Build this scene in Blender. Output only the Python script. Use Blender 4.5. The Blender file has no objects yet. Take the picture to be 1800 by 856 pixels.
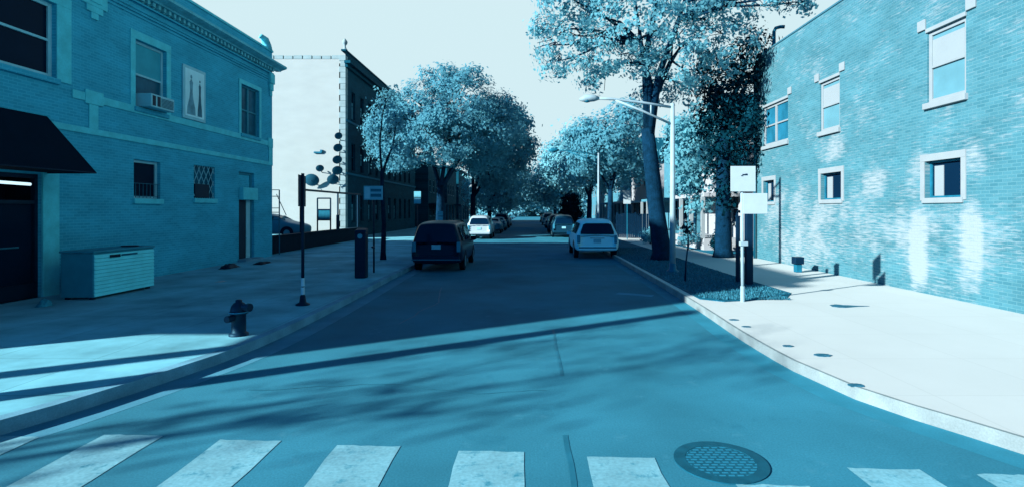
import bpy, math, random
import numpy as np
from mathutils import Vector

random.seed(7)
C = bpy.context.scene.collection
scn = bpy.context.scene
R = math.radians

# ------------------------------------------------------------------ camera, sky, sun, exposure
cd = bpy.data.cameras.new('camera'); cam = bpy.data.objects.new('camera', cd); C.objects.link(cam)
cam.location = (0, 0, 2.2); cam.rotation_euler = (R(90), 0, 0)
cd.sensor_width = 36; cd.lens = 36 * 950 / 1800
cd.shift_x = -30 / 1800; cd.shift_y = -58 / 1800
cd.clip_start = .1; cd.clip_end = 3000
scn.camera = cam

SUN_M, SUN_T = .62, .39
sdir = Vector((1, SUN_M, -SUN_T * math.sqrt(1 + SUN_M ** 2))).normalized()
SUN_EL = math.atan(SUN_T)
to_sun = -sdir
EXPO = 1.47
K = 2 ** EXPO

w = bpy.data.worlds.new('World'); scn.world = w; w.use_nodes = True
nt = w.node_tree; nt.nodes.clear()
def N(t, **kw):
    n = nt.nodes.new(t)
    for k, v in kw.items(): setattr(n, k, v)
    return n
def L(a, b): nt.links.new(a, b)
out = N('ShaderNodeOutputWorld'); bg = N('ShaderNodeBackground'); L(bg.outputs[0], out.inputs[0])
bg.inputs[1].default_value = .1
sky = N('ShaderNodeTexSky', sky_type='NISHITA'); sky.sun_disc = False
sky.sun_elevation = SUN_EL; sky.sun_rotation = math.atan2(to_sun.x, to_sun.y)
bw = N('ShaderNodeRGBToBW'); L(sky.outputs[0], bw.inputs[0])
tint = N('ShaderNodeMix', data_type='RGBA', blend_type='MULTIPLY'); tint.inputs[0].default_value = 1
L(bw.outputs[0], tint.inputs[6]); tint.inputs[7].default_value = (.008, .22, .62, 1)
tc = N('ShaderNodeTexCoord'); sx = N('ShaderNodeSeparateXYZ'); L(tc.outputs['Generated'], sx.inputs[0])
elr = N('ShaderNodeMapRange', interpolation_type='SMOOTHSTEP'); L(sx.outputs[2], elr.inputs[0])
elr.inputs[1].default_value = .42; elr.inputs[2].default_value = .62; elr.inputs[3].default_value = 1; elr.inputs[4].default_value = 0
sxy = N('ShaderNodeMath', operation='ADD'); L(sx.outputs[0], sxy.inputs[0]); L(sx.outputs[1], sxy.inputs[1])
fwd = N('ShaderNodeMapRange', interpolation_type='SMOOTHSTEP'); L(sxy.outputs[0], fwd.inputs[0])
fwd.inputs[1].default_value = -.4; fwd.inputs[2].default_value = .0
mul = N('ShaderNodeMath', operation='MULTIPLY'); L(elr.outputs[0], mul.inputs[0]); L(fwd.outputs[0], mul.inputs[1])
mixs = N('ShaderNodeMix', data_type='RGBA'); L(mul.outputs[0], mixs.inputs[0]); L(tint.outputs[2], mixs.inputs[6])
mixs.inputs[7].default_value = (.655 / K / .1, .855 / K / .1, .91 / K / .1, 1)
L(mixs.outputs[2], bg.inputs[0])

sl = bpy.data.lights.new('sun', 'SUN'); sl.energy = 5; sl.angle = R(.8); sl.color = (1, .98, .95)
so = bpy.data.objects.new('sun', sl); C.objects.link(so); so.location = (-30, -30, 30)
so.rotation_euler = sdir.to_track_quat('-Z', 'Y').to_euler()

scn.view_settings.view_transform = 'Standard'; scn.view_settings.look = 'None'
scn.view_settings.exposure = EXPO; scn.view_settings.gamma = 1
scn.cycles.max_bounces = 6; scn.cycles.diffuse_bounces = 3; scn.cycles.use_denoising = True

# ------------------------------------------------------------------ colours and materials
def duo(v):
    f = max(0, min(1, (v - .2) / .35)) ** 2
    return (v * (.045 + .60 * f), v * (.64 + .29 * f), v)
def pale(v): return (v * .85, v * .95, v)
MATS = {}
def mat(name, c, rough=.8, var=.12, scale=3.0, metal=0.0, bump=0.0, spec=.3, fine=0.0, fine_scale=60, emit=None, ior=1.45):
    if name in MATS: return MATS[name]
    m = bpy.data.materials.new(name); m.use_nodes = True; MATS[name] = m
    t = m.node_tree; b = t.nodes['Principled BSDF']
    b.inputs['IOR'].default_value = ior; b.inputs['Roughness'].default_value = rough; b.inputs['Metallic'].default_value = metal
    b.inputs['Specular IOR Level'].default_value = spec; b.inputs['Specular Tint'].default_value = (.10, .62, .85, 1)
    tcn = t.nodes.new('ShaderNodeTexCoord')
    nz = t.nodes.new('ShaderNodeTexNoise'); nz.inputs['Scale'].default_value = scale; nz.inputs['Detail'].default_value = 6
    t.links.new(tcn.outputs['Object'], nz.inputs['Vector'])
    mr = t.nodes.new('ShaderNodeMapRange'); t.links.new(nz.outputs[0], mr.inputs[0])
    mr.inputs[1].default_value = .3; mr.inputs[2].default_value = .7
    mr.inputs[3].default_value = 1 - var; mr.inputs[4].default_value = 1 + var
    fac = mr.outputs[0]
    if fine:
        n2 = t.nodes.new('ShaderNodeTexNoise'); n2.inputs['Scale'].default_value = fine_scale; n2.inputs['Detail'].default_value = 3
        t.links.new(tcn.outputs['Object'], n2.inputs['Vector'])
        m2 = t.nodes.new('ShaderNodeMapRange'); t.links.new(n2.outputs[0], m2.inputs[0])
        m2.inputs[1].default_value = .3; m2.inputs[2].default_value = .7
        m2.inputs[3].default_value = 1 - fine; m2.inputs[4].default_value = 1 + fine
        mm = t.nodes.new('ShaderNodeMath'); mm.operation = 'MULTIPLY'
        t.links.new(fac, mm.inputs[0]); t.links.new(m2.outputs[0], mm.inputs[1]); fac = mm.outputs[0]
    vm = t.nodes.new('ShaderNodeVectorMath'); vm.operation = 'SCALE'
    vm.inputs[0].default_value = c; t.links.new(fac, vm.inputs['Scale'])
    t.links.new(vm.outputs[0], b.inputs['Base Color'])
    if bump:
        bn = t.nodes.new('ShaderNodeBump'); bn.inputs['Strength'].default_value = bump; bn.inputs['Distance'].default_value = .02
        t.links.new(nz.outputs[0] if not fine else n2.outputs[0], bn.inputs['Height']); t.links.new(bn.outputs[0], b.inputs['Normal'])
    if emit:
        b.inputs['Emission Color'].default_value = (*emit[0], 1); b.inputs['Emission Strength'].default_value = emit[1]
    return m

def brick_mat(name, c1, c2, mortar, axis, stains=None, ms=.012, var=.2):
    """axis: 'y' or 'x', the horizontal run of the wall. stains: list of (u, z, ru, rz, strength) of whitish bloom."""
    m = bpy.data.materials.new(name); m.use_nodes = True; MATS[name] = m
    t = m.node_tree; b = t.nodes['Principled BSDF']; b.inputs['Roughness'].default_value = .9
    b.inputs['Specular IOR Level'].default_value = .1; b.inputs['Specular Tint'].default_value = (.1, .62, .85, 1)
    lk = t.links.new
    g = t.nodes.new('ShaderNodeNewGeometry'); s = t.nodes.new('ShaderNodeSeparateXYZ'); lk(g.outputs['Position'], s.inputs[0])
    cb = t.nodes.new('ShaderNodeCombineXYZ'); U = s.outputs[1 if axis == 'y' else 0]; Z = s.outputs[2]
    lk(U, cb.inputs[0]); lk(Z, cb.inputs[1])
    bt = t.nodes.new('ShaderNodeTexBrick'); lk(cb.outputs[0], bt.inputs['Vector'])
    bt.inputs['Scale'].default_value = 1; bt.inputs['Brick Width'].default_value = .215; bt.inputs['Row Height'].default_value = .075
    bt.inputs['Mortar Size'].default_value = ms; bt.inputs['Mortar Smooth'].default_value = .3; bt.inputs['Bias'].default_value = 0
    bt.inputs['Color1'].default_value = (*c1, 1); bt.inputs['Color2'].default_value = (*c2, 1); bt.inputs['Mortar'].default_value = (*mortar, 1)
    # large blotches
    mp = t.nodes.new('ShaderNodeMapping'); mp.inputs['Scale'].default_value = (.6, 1.5, 1); lk(cb.outputs[0], mp.inputs[0])
    nz = t.nodes.new('ShaderNodeTexNoise'); nz.inputs['Scale'].default_value = 1.2; nz.inputs['Detail'].default_value = 7; lk(mp.outputs[0], nz.inputs[0])
    mr = t.nodes.new('ShaderNodeMapRange'); lk(nz.outputs[0], mr.inputs[0]); mr.inputs[1].default_value = .3; mr.inputs[2].default_value = .7
    mr.inputs[3].default_value = 1 - var; mr.inputs[4].default_value = 1 + var
    sc = t.nodes.new('ShaderNodeVectorMath'); sc.operation = 'SCALE'; lk(bt.outputs[0], sc.inputs[0]); lk(mr.outputs[0], sc.inputs['Scale'])
    col = sc.outputs[0]
    if stains:
        # streaky noise, wide along the courses
        mp2 = t.nodes.new('ShaderNodeMapping'); mp2.inputs['Scale'].default_value = (1.6, 13, 1); lk(cb.outputs[0], mp2.inputs[0])
        n2 = t.nodes.new('ShaderNodeTexNoise'); n2.inputs['Scale'].default_value = 1.6; n2.inputs['Detail'].default_value = 6; n2.inputs['Roughness'].default_value = .65
        lk(mp2.outputs[0], n2.inputs[0])
        n3 = t.nodes.new('ShaderNodeTexNoise'); n3.inputs['Scale'].default_value = .9; n3.inputs['Detail'].default_value = 5; lk(cb.outputs[0], n3.inputs[0])
        def M(op, a, bb, clamp=False):
            q = t.nodes.new('ShaderNodeMath'); q.operation = op; q.use_clamp = clamp
            for k, x in enumerate((a, bb)):
                if isinstance(x, (int, float)): q.inputs[k].default_value = x
                else: lk(x, q.inputs[k])
            return q.outputs[0]
        acc = 0.0
        for (u, z, ru, rz, st) in stains:
            du = M('POWER', M('ABSOLUTE', M('DIVIDE', M('SUBTRACT', U, u), ru), 0), 2.5)
            dz = M('POWER', M('ABSOLUTE', M('DIVIDE', M('SUBTRACT', Z, z), rz), 0), 2.5)
            e = M('MULTIPLY', M('SUBTRACT', 1, M('ADD', du, dz), True), st)
            acc = M('MAXIMUM', acc, e)
        base = M('MULTIPLY', M('SUBTRACT', n3.outputs[0], .38), .8); acc = M('MULTIPLY', acc, M('ADD', .35, M('MULTIPLY', n3.outputs[0], 1.3)))
        tot = M('ADD', M('MULTIPLY', acc, .52), base)
        f = M('MULTIPLY', M('SUBTRACT', M('ADD', tot, M('MULTIPLY', n2.outputs[0], 1.5)), .93), 2.6, True)
        mx = t.nodes.new('ShaderNodeMix'); mx.data_type = 'RGBA'; lk(f, mx.inputs[0]); lk(col, mx.inputs[6])
        mx.inputs[7].default_value = (.19, .25, .268, 1); col = mx.outputs[2]
    lk(col, b.inputs['Base Color'])
    bn = t.nodes.new('ShaderNodeBump'); bn.inputs['Strength'].default_value = .4; bn.inputs['Distance'].default_value = .01; bn.invert = True
    lk(bt.outputs['Fac'], bn.inputs['Height']); lk(bn.outputs[0], b.inputs['Normal'])
    return m

def leaf_mat(name, c, trans=.35, var=.35):
    m = bpy.data.materials.new(name); m.use_nodes = True; MATS[name] = m
    t = m.node_tree; t.nodes.clear(); lk = t.links.new
    o = t.nodes.new('ShaderNodeOutputMaterial'); d = t.nodes.new('ShaderNodeBsdfDiffuse'); tr = t.nodes.new('ShaderNodeBsdfTranslucent')
    mx = t.nodes.new('ShaderNodeMixShader'); mx.inputs[0].default_value = trans
    g = t.nodes.new('ShaderNodeNewGeometry')
    mr = t.nodes.new('ShaderNodeMapRange'); lk(g.outputs['Random Per Island'], mr.inputs[0])
    mr.inputs[3].default_value = 1 - var; mr.inputs[4].default_value = 1 + var
    sc = t.nodes.new('ShaderNodeVectorMath'); sc.operation = 'SCALE'; sc.inputs[0].default_value = c; lk(mr.outputs[0], sc.inputs['Scale'])
    lk(sc.outputs[0], d.inputs[0]); lk(sc.outputs[0], tr.inputs[0]); lk(d.outputs[0], mx.inputs[1]); lk(tr.outputs[0], mx.inputs[2]); lk(mx.outputs[0], o.inputs[0])
    return m

def slab_mat(name, c, size, joint, var=.15, blot=.0):
    """concrete flags with tooled joints"""
    m = bpy.data.materials.new(name); m.use_nodes = True; MATS[name] = m
    t = m.node_tree; b = t.nodes['Principled BSDF']; b.inputs['Roughness'].default_value = .9; b.inputs['Specular IOR Level'].default_value = .1; b.inputs['Specular Tint'].default_value = (.1, .62, .85, 1)
    lk = t.links.new
    g = t.nodes.new('ShaderNodeNewGeometry')
    bt = t.nodes.new('ShaderNodeTexBrick'); bt.offset = 0; lk(g.outputs['Position'], bt.inputs[0])
    bt.inputs['Scale'].default_value = 1; bt.inputs['Brick Width'].default_value = size; bt.inputs['Row Height'].default_value = size
    bt.inputs['Mortar Size'].default_value = .012; bt.inputs['Mortar Smooth'].default_value = .4
    cv = .06 if var > .1 else .012; bt.inputs['Color1'].default_value = (*[x * (1 + cv) for x in c], 1); bt.inputs['Color2'].default_value = (*[x * (1 - cv) for x in c], 1)
    bt.inputs['Mortar'].default_value = (*[x * joint for x in c], 1)
    n = t.nodes.new('ShaderNodeTexNoise'); n.inputs['Scale'].default_value = .7; n.inputs['Detail'].default_value = 8; n.inputs['Roughness'].default_value = .62
    lk(g.outputs['Position'], n.inputs[0])
    mr = t.nodes.new('ShaderNodeMapRange'); lk(n.outputs[0], mr.inputs[0]); mr.inputs[1].default_value = .3; mr.inputs[2].default_value = .7
    mr.inputs[3].default_value = 1 - var - blot; mr.inputs[4].default_value = 1 + var
    sc = t.nodes.new('ShaderNodeVectorMath'); sc.operation = 'SCALE'; lk(bt.outputs[0], sc.inputs[0]); lk(mr.outputs[0], sc.inputs['Scale'])
    lk(sc.outputs[0], b.inputs['Base Color'])
    return m

# ------------------------------------------------------------------ mesh helpers
ORG = {}
class MB:
    def __init__(s): s.v = []; s.f = []
    def poly(s, pts):
        i = len(s.v); s.v += [tuple(p) for p in pts]; s.f.append(tuple(range(i, i + len(pts)))); return s
    def box(s, x0, x1, y0, y1, z0, z1):
        i = len(s.v)
        s.v += [(x0,y0,z0),(x1,y0,z0),(x1,y1,z0),(x0,y1,z0),(x0,y0,z1),(x1,y0,z1),(x1,y1,z1),(x0,y1,z1)]
        s.f += [tuple(i + k for k in q) for q in ((0,3,2,1),(4,5,6,7),(0,1,5,4),(1,2,6,5),(2,3,7,6),(3,0,4,7))]; return s
    def hexa(s, p):
        i = len(s.v); s.v += [tuple(q) for q in p]
        s.f += [tuple(i + k for k in q) for q in ((0,3,2,1),(4,5,6,7),(0,1,5,4),(1,2,6,5),(2,3,7,6),(3,0,4,7))]; return s
    def prism(s, poly, z0, z1):
        n = len(poly); i = len(s.v)
        s.v += [(x, y, z0) for x, y in poly] + [(x, y, z1) for x, y in poly]
        s.f.append(tuple(range(i + n, i + 2 * n))); s.f.append(tuple(range(i + n - 1, i - 1, -1)))
        for k in range(n): s.f.append((i + k, i + (k + 1) % n, i + n + (k + 1) % n, i + n + k))
        return s
    def tube(s, pts, rad, n=8, cap=True):
        pts = [Vector(p) for p in pts]
        if not isinstance(rad, (list, tuple)): rad = [rad] * len(pts)
        i0 = len(s.v); up = None
        for k, p in enumerate(pts):
            d = (pts[min(k + 1, len(pts) - 1)] - pts[max(k - 1, 0)]).normalized()
            if up is None: up = Vector((1, 0, 0)) if abs(d.x) < .8 else Vector((0, 1, 0))
            a = (up - d * up.dot(d)).normalized(); up = a; b = d.cross(a)
            for j in range(n):
                t = 2 * math.pi * j / n; s.v.append(tuple(p + (a * math.cos(t) + b * math.sin(t)) * rad[k]))
        for k in range(len(pts) - 1):
            for j in range(n):
                a = i0 + k * n + j; b = i0 + k * n + (j + 1) % n; s.f.append((a, b, b + n, a + n))
        if cap: s.f.append(tuple(i0 + j for j in range(n - 1, -1, -1))); s.f.append(tuple(i0 + (len(pts) - 1) * n + j for j in range(n)))
        return s
    def lathe(s, c, prof, n=16, axis='z'):
        i0 = len(s.v)
        for r, h in prof:
            for j in range(n):
                t = 2 * math.pi * j / n; a, b = r * math.cos(t), r * math.sin(t)
                s.v.append({'z': (c[0]+a, c[1]+b, c[2]+h), 'x': (c[0]+h, c[1]+a, c[2]+b), 'y': (c[0]+a, c[1]+h, c[2]+b)}[axis])
        for k in range(len(prof) - 1):
            for j in range(n):
                a = i0 + k * n + j; b = i0 + k * n + (j + 1) % n; s.f.append((a, b, b + n, a + n))
        s.f.append(tuple(i0 + j for j in range(n))); s.f.append(tuple(i0 + (len(prof) - 1) * n + j for j in range(n)))
        return s
    def build(s, name, m, parent=None, bevel=0, smooth=False, org=None):
        me = bpy.data.meshes.new(name); o = bpy.data.objects.new(name, me); C.objects.link(o)
        if parent is not None:
            g = ORG[parent.name]; o.parent = parent
        else:
            a = np.array(s.v); g = org if org is not None else ((a[:,0].min()+a[:,0].max())/2, (a[:,1].min()+a[:,1].max())/2, a[:,2].min())
            g = tuple(float(x) for x in g); o.location = g
        ORG[o.name] = g
        me.from_pydata([(x-g[0], y-g[1], z-g[2]) for x, y, z in s.v], [], s.f)
        me.materials.append(m)
        if smooth: me.polygons.foreach_set('use_smooth', [True] * len(me.polygons))
        me.update()
        if bevel:
            b = o.modifiers.new('bevel', 'BEVEL'); b.width = bevel; b.segments = 2; b.limit_method = 'ANGLE'; b.angle_limit = R(40)
        return o

def tag(o, label=None, cat=None, group=None, kind=None):
    if label: o['label'] = label
    if cat: o['category'] = cat
    if group: o['group'] = group
    if kind: o['kind'] = kind
    return o
def thing(name, loc, label, cat, group=None):
    o = bpy.data.objects.new(name, None); C.objects.link(o); o.location = loc; o.empty_display_size = .2
    ORG[o.name] = tuple(loc); return tag(o, label, cat, group)
def copy_tree(o, parent=None):
    c = o.copy(); C.objects.link(c); c.parent = parent; ORG[c.name] = ORG.get(o.name, (0, 0, 0))
    for ch in list(o.children): copy_tree(ch, c)
    return c

class Wall:
    """vertical wall plane; u runs along axis, d is outward."""
    def __init__(s, axis, pos, sign): s.axis, s.pos, s.sign = axis, pos, sign
    def pt(s, u, z, d=0):
        return (s.pos + s.sign * d, u, z) if s.axis == 'y' else (u, s.pos + s.sign * d, z)
    def box(s, mb, u0, u1, z0, z1, d0, d1):
        a = [s.pt(u, z, d) for z in (z0, z1) for (u, d) in ((u0, d0), (u1, d0), (u1, d1), (u0, d1))]
        mb.hexa(a); return mb
    def sheet(s, mb, u0, u1, z0, z1, holes, depth=.16):
        us = sorted({u0, u1, *[h[0] for h in holes], *[h[1] for h in holes]}); zs = sorted({z0, z1, *[h[2] for h in holes], *[h[3] for h in holes]})
        us = [u for u in us if u0 <= u <= u1]; zs = [z for z in zs if z0 <= z <= z1]
        for i in range(len(us) - 1):
            for j in range(len(zs) - 1):
                cu, cz = (us[i] + us[i+1]) / 2, (zs[j] + zs[j+1]) / 2
                if any(h[0] < cu < h[1] and h[2] < cz < h[3] for h in holes): continue
                mb.poly([s.pt(us[i], zs[j]), s.pt(us[i+1], zs[j]), s.pt(us[i+1], zs[j+1]), s.pt(us[i], zs[j+1])])
        for h in holes:
            a, b, c, e = h[:4]
            for (p, q) in (((a, c), (b, c)), ((b, c), (b, e)), ((b, e), (a, e)), ((a, e), (a, c))):
                mb.poly([s.pt(*p), s.pt(*q), s.pt(*q, -depth), s.pt(*p, -depth)])
        return mb

def window(wall, root, u0, u1, z0, z1, fm, gm, sill=None, sm=None, rail=True, mull=0, fw=.07, depth=.12, blind=None, blind_frac=1.0, name='window', label=None, sill_out=.08):
    f = MB(); d0, d1 = -depth, -depth + .05
    for a in ((u0, u0 + fw, z0, z1), (u1 - fw, u1, z0, z1)): wall.box(f, *a, d0, d1)
    for a in ((u0 + fw, u1 - fw, z0, z0 + fw), (u0 + fw, u1 - fw, z1 - fw, z1)): wall.box(f, *a, d0, d1)
    if rail: zm = z0 + (z1 - z0) * .5; wall.box(f, u0 + fw, u1 - fw, zm - .03, zm + .03, d0, d1 + .006)
    for k in range(mull): um = u0 + (u1 - u0) * (k + 1) / (mull + 1); wall.box(f, um - .05, um + .05, z0 + fw, z1 - fw, d0, d1 + .012)
    w_ = f.build(name, fm, root, bevel=.006)
    if label: w_['label'] = label
    p = MB(); wall.box(p, u0 + .03, u1 - .03, z0 + .03, z1 - .03, d0 - .012, d0 + .004); p.build('pane', gm, w_)
    if blind:
        b = MB(); wall.box(b, u0 + fw, u1 - fw, z1 - fw - (z1 - z0 - 2 * fw) * blind_frac, z1 - fw, d0 + .006, d0 + .018); b.build('blind', blind, w_)
    if sill:
        q = MB(); wall.box(q, u0 - .06, u1 + .06, z0 - sill, z0 - .002, -depth, sill_out); q.build('sill', sm, w_, bevel=.01)
    return w_

# ------------------------------------------------------------------ materials
M_asphalt = mat('asphalt', (.024, .155, .22), .92, .22, .5, bump=.08, fine=.13, fine_scale=55)
M_paint = mat('road_paint', (.13, .33, .39), .8, .16, 2.2, fine=.14, fine_scale=30)
def wear(m, c, scale, lo, hi):
    t = m.node_tree; bs = t.nodes['Principled BSDF']; src = bs.inputs['Base Color'].links[0].from_socket
    g = t.nodes.new('ShaderNodeNewGeometry'); n = t.nodes.new('ShaderNodeTexNoise'); n.inputs['Scale'].default_value = scale; n.inputs['Detail'].default_value = 9; n.inputs['Roughness'].default_value = .68
    t.links.new(g.outputs['Position'], n.inputs[0]); r = t.nodes.new('ShaderNodeMapRange'); t.links.new(n.outputs[0], r.inputs[0]); r.inputs[1].default_value = lo; r.inputs[2].default_value = hi
    mx = t.nodes.new('ShaderNodeMix'); mx.data_type = 'RGBA'; t.links.new(r.outputs[0], mx.inputs[0]); t.links.new(src, mx.inputs[6]); mx.inputs[7].default_value = (*c, 1); t.links.new(mx.outputs[2], bs.inputs['Base Color'])
wear(M_paint, (.035, .19, .255), 7, .55, .68)
wear(M_asphalt, (.012, .105, .16), 1.3, .58, .80)
wear(M_asphalt, (.05, .21, .28), 2.7, .60, .78)
M_tar = mat('tar_seal', (.012, .12, .18), .6, .2, 4)
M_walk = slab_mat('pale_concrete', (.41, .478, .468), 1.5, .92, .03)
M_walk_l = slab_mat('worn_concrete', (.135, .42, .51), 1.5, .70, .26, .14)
M_curb = mat('kerb_concrete', (.16, .215, .22), .9, .2, 2.5, fine=.1)
M_curb_l = mat('worn_kerb_concrete', (.10, .27, .36), .9, .25, 2.0, fine=.12)
M_gutter = mat('gutter_concrete', (.055, .22, .31), .9, .2, 1.5, fine=.1)
M_gutter_r = mat('right_gutter_concrete', (.022, .175, .25), .9, .15, 1.5, fine=.08)
M_soil = mat('earth', duo(.10), .95, .3, 1.5)
M_lawn = mat('lawn', duo(.13), .95, .35, 3, fine=.3, fine_scale=25)
M_grass = leaf_mat('grass_blade', (.03, .16, .22), .3, .4)
M_brick_l = brick_mat('left_brick', (.035, .38, .54), (.028, .32, .46), (.05, .42, .57), 'y', ms=.010, var=.14)
M_brick_lx = brick_mat('left_brick_end', (.010, .345, .52), (.009, .31, .465), (.012, .325, .49), 'x', ms=.008, var=.10)
M_trim = mat('glazed_trim_brick', (.07, .55, .64), .7, .12, 3, fine=.06, fine_scale=25)
M_stone = mat('cornice_stone', (.10, .45, .53), .8, .2, 3, fine=.15, fine_scale=18)
M_frame_w = mat('white_sash_paint', (.20, .54, .62), .5, .1, 3)
M_glass_d = mat('dark_glass', (.0015, .012, .03), .12, .1, 1, spec=.35, ior=1.12)
M_glass_m = mat('dusty_glass', (.01, .10, .16), .25, .3, 2, spec=.4, ior=1.15)
M_blind = mat('window_blind', (.035, .33, .42), .8, .12, 2)
M_black = mat('black_canvas', (.0012, .008, .02), .9, .1, 4, spec=.1)
M_blackmetal = mat('black_metal', (.002, .012, .03), .5, .15, 4, spec=.3)
M_steel = mat('galvanised_steel', (.20, .30, .335), .45, .1, 5, spec=.5)
M_dull = mat('dull_steel', duo(.16), .5, .2, 6, spec=.4)
M_white = mat('white_enamel', (.28, .37, .395), .5, .05, 4)
M_greyenamel = mat('grey_enamel', (.02, .22, .30), .6, .1, 4)
M_cab = mat('slatted_cabinet', (.12, .75, .82), .6, .08, 3)
M_whitewall = brick_mat('white_painted_brick', (.30, .355, .345), (.30, .355, .345), (.28, .34, .33), 'x', ms=.006, var=.04)
M_quoin = mat('quoin_stone', (.20, .29, .30), .85, .15, 1.5, fine=.1)
M_dbrick = brick_mat('dark_brick', duo(.10), duo(.075), duo(.09), 'y', ms=.008, var=.2)
M_dbrick_x = brick_mat('dark_brick_end', duo(.10), duo(.075), duo(.09), 'x', ms=.008, var=.2)
M_roof = mat('roof_felt', duo(.08), .95, .2, 1)
M_bark = mat('bark', (.0015, .014, .034), .95, .35, 5, bump=.8, fine=.3, fine_scale=18)
M_leaf = leaf_mat('maple_leaf', (.10, .34, .42), .6, .15)
M_leaf_b = leaf_mat('elm_leaf', (.135, .41, .48), .6, .2)
M_leaf_d = leaf_mat('ivy_leaf', duo(.035), .2, .45)
M_leaf_hazed = leaf_mat('hazed_far_leaf', (.14, .40, .47), .45, .25)  # distance haze painted in as a lighter leaf colour
M_pale_house = mat('pale_siding', pale(.30), .8, .08, 2)
M_grey_house = mat('grey_siding', (.05, .17, .22), .85, .15, 2)
M_tyre = mat('tyre_rubber', (.001, .007, .016), .85, .1, 6, spec=.15)
M_rim = mat('alloy_rim', (.10, .24, .30), .35, .1, 6, metal=.3)
M_carglass = mat('tinted_car_glass', (.001, .012, .032), .06, .1, 1, spec=.5, ior=1.22)
M_plate = mat('licence_plate', (.18, .42, .5), .5, .08, 8)
M_trimblack = mat('car_black_trim', (.001, .008, .02), .6, .1, 6, spec=.2)
M_lamp = mat('tail_lamp', (.03, .18, .26), .2, .1, 6, spec=.6)
def paint(name, c, rough=.28): return mat(name, c, rough, .03, 3, spec=.45, ior=1.28)
M_van = paint('dark_blue_paint', (.001, .014, .035))
M_silver = paint('silver_paint', (.42, .80, .85), .45)
M_wcar = paint('white_car_paint', (.27, .37, .41), .4)
M_dcar = paint('charcoal_car_paint', (.004, .03, .055))
M_mcar = paint('grey_car_paint', (.05, .20, .27), .35)
M_lcar = paint('steel_blue_car_paint', (.03, .17, .25), .35)

# ------------------------------------------------------------------ the ground
def grid(name, x0, x1, y0, y1, z, m):
    b = MB(); b.poly([(x0, y0, z), (x1, y0, z), (x1, y1, z), (x0, y1, z)]); o = b.build(name, m, org=(0, 0, z)); return tag(o, kind='structure')
grid('ground', -900, 900, -900, 1500, -.03, M_soil)
road = grid('road', -80, 80, -40, 420, 0, M_asphalt)

LC = [(-4.35, 420), (-4.35, 60), (-4.35, 17.2), (-4.27, 13), (-4.28, 9.5), (-4.45, 7.7), (-4.72, 6.6), (-5.0, 5.7), (-5.3, 5.0), (-6.0, 3.4), (-7.2, 1.2), (-8.8, -.6), (-11, -1.8), (-14, -2.3), (-80, -2.4)]
RC = [(3.95, 420), (3.9, 60), (3.86, 23), (3.78, 15), (3.70, 11.5), (3.60, 9.2), (3.62, 7.4), (3.8, 6.3), (4.04, 5.7), (4.28, 5.25), (4.5, 4.8), (5.1, 3.6), (6.2, 1.6), (7.8, 0), (10, -1.1), (13, -1.6), (80, -1.8)]
def resample(pl, step=.6, lo=-6, hi=30):
    """Catmull-Rom through the near bend so the kerb runs smoothly"""
    outp = []
    for i in range(len(pl) - 1):
        p0, p1, p2, p3 = pl[max(i-1, 0)], pl[i], pl[i+1], pl[min(i+2, len(pl)-1)]
        if abs(p1[1]) > hi or abs(p1[0]) > 13: outp.append(p1); continue
        n = max(1, int(math.dist(p1, p2) / step))
        for k in range(n):
            t = k / n
            if i in (0, 1, 2) or i > len(pl) - 4: outp.append((p1[0]+(p2[0]-p1[0])*t, p1[1]+(p2[1]-p1[1])*t)); continue
            outp.append(tuple(.5*((2*p1[c])+(-p0[c]+p2[c])*t+(2*p0[c]-5*p1[c]+4*p2[c]-p3[c])*t*t+(-p0[c]+3*p1[c]-3*p2[c]+p3[c])*t**3) for c in (0, 1)))
    outp.append(pl[-1]); return outp
LCs, RCs = resample(LC), resample(RC)
def offset(pl, d):
    r = []
    for i, p in enumerate(pl):
        a, b = pl[max(i-1, 0)], pl[min(i+1, len(pl)-1)]
        t = Vector((b[0]-a[0], b[1]-a[1])).normalized(); r.append((p[0] - t.y * d, p[1] + t.x * d))
    return r
def strip(name, pl, d0, d1, z0, z1, m, drop=0):
    a, b = offset(pl, d0), offset(pl, d1); mb = MB(); n = len(a)
    mb.v = [(x, y, z0) for x, y in a] + [(x, y, z1) for x, y in a] + [(x, y, z1) for x, y in b] + [(x, y, z0) for x, y in b]
    for i in range(n - 1):
        for k in range(3): mb.f.append((k*n+i, k*n+i+1, (k+1)*n+i+1, (k+1)*n+i))
    o = mb.build(name, m, org=(0, 0, 0)); return tag(o, kind='structure')
def flat(name, pl, d0, d1, z, m):
    a, b = offset(pl, d0), offset(pl, d1); mb = MB(); n = len(a)
    mb.v = [(x, y, z) for x, y in a] + [(x, y, z) for x, y in b]
    for i in range(n - 1): mb.f.append((i, i+1, n+i+1, n+i))
    o = mb.build(name, m, org=(0, 0, 0)); return tag(o, kind='structure')
# walking from far to near: left kerb has the pavement on its right-hand (d<0), right kerb on its left (d>0)
s = -1
strip('kerb', LCs, 0, .16 * s, 0, .153, M_curb_l)
strip('kerb', RCs, 0, .045, 0, .153, M_curb)
flat('gutter', LCs, .42, .0, .002, M_gutter)
flat('gutter', RCs, -.35, .0, .002, M_gutter_r)
li, ri = offset(LCs, -.155), offset(RCs, .04)
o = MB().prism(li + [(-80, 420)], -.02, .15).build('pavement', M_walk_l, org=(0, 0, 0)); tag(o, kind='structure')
o = MB().prism(ri + [(80, 420)], -.02, .15).build('pavement', M_walk, org=(0, 0, 0)); tag(o, kind='structure')
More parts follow.
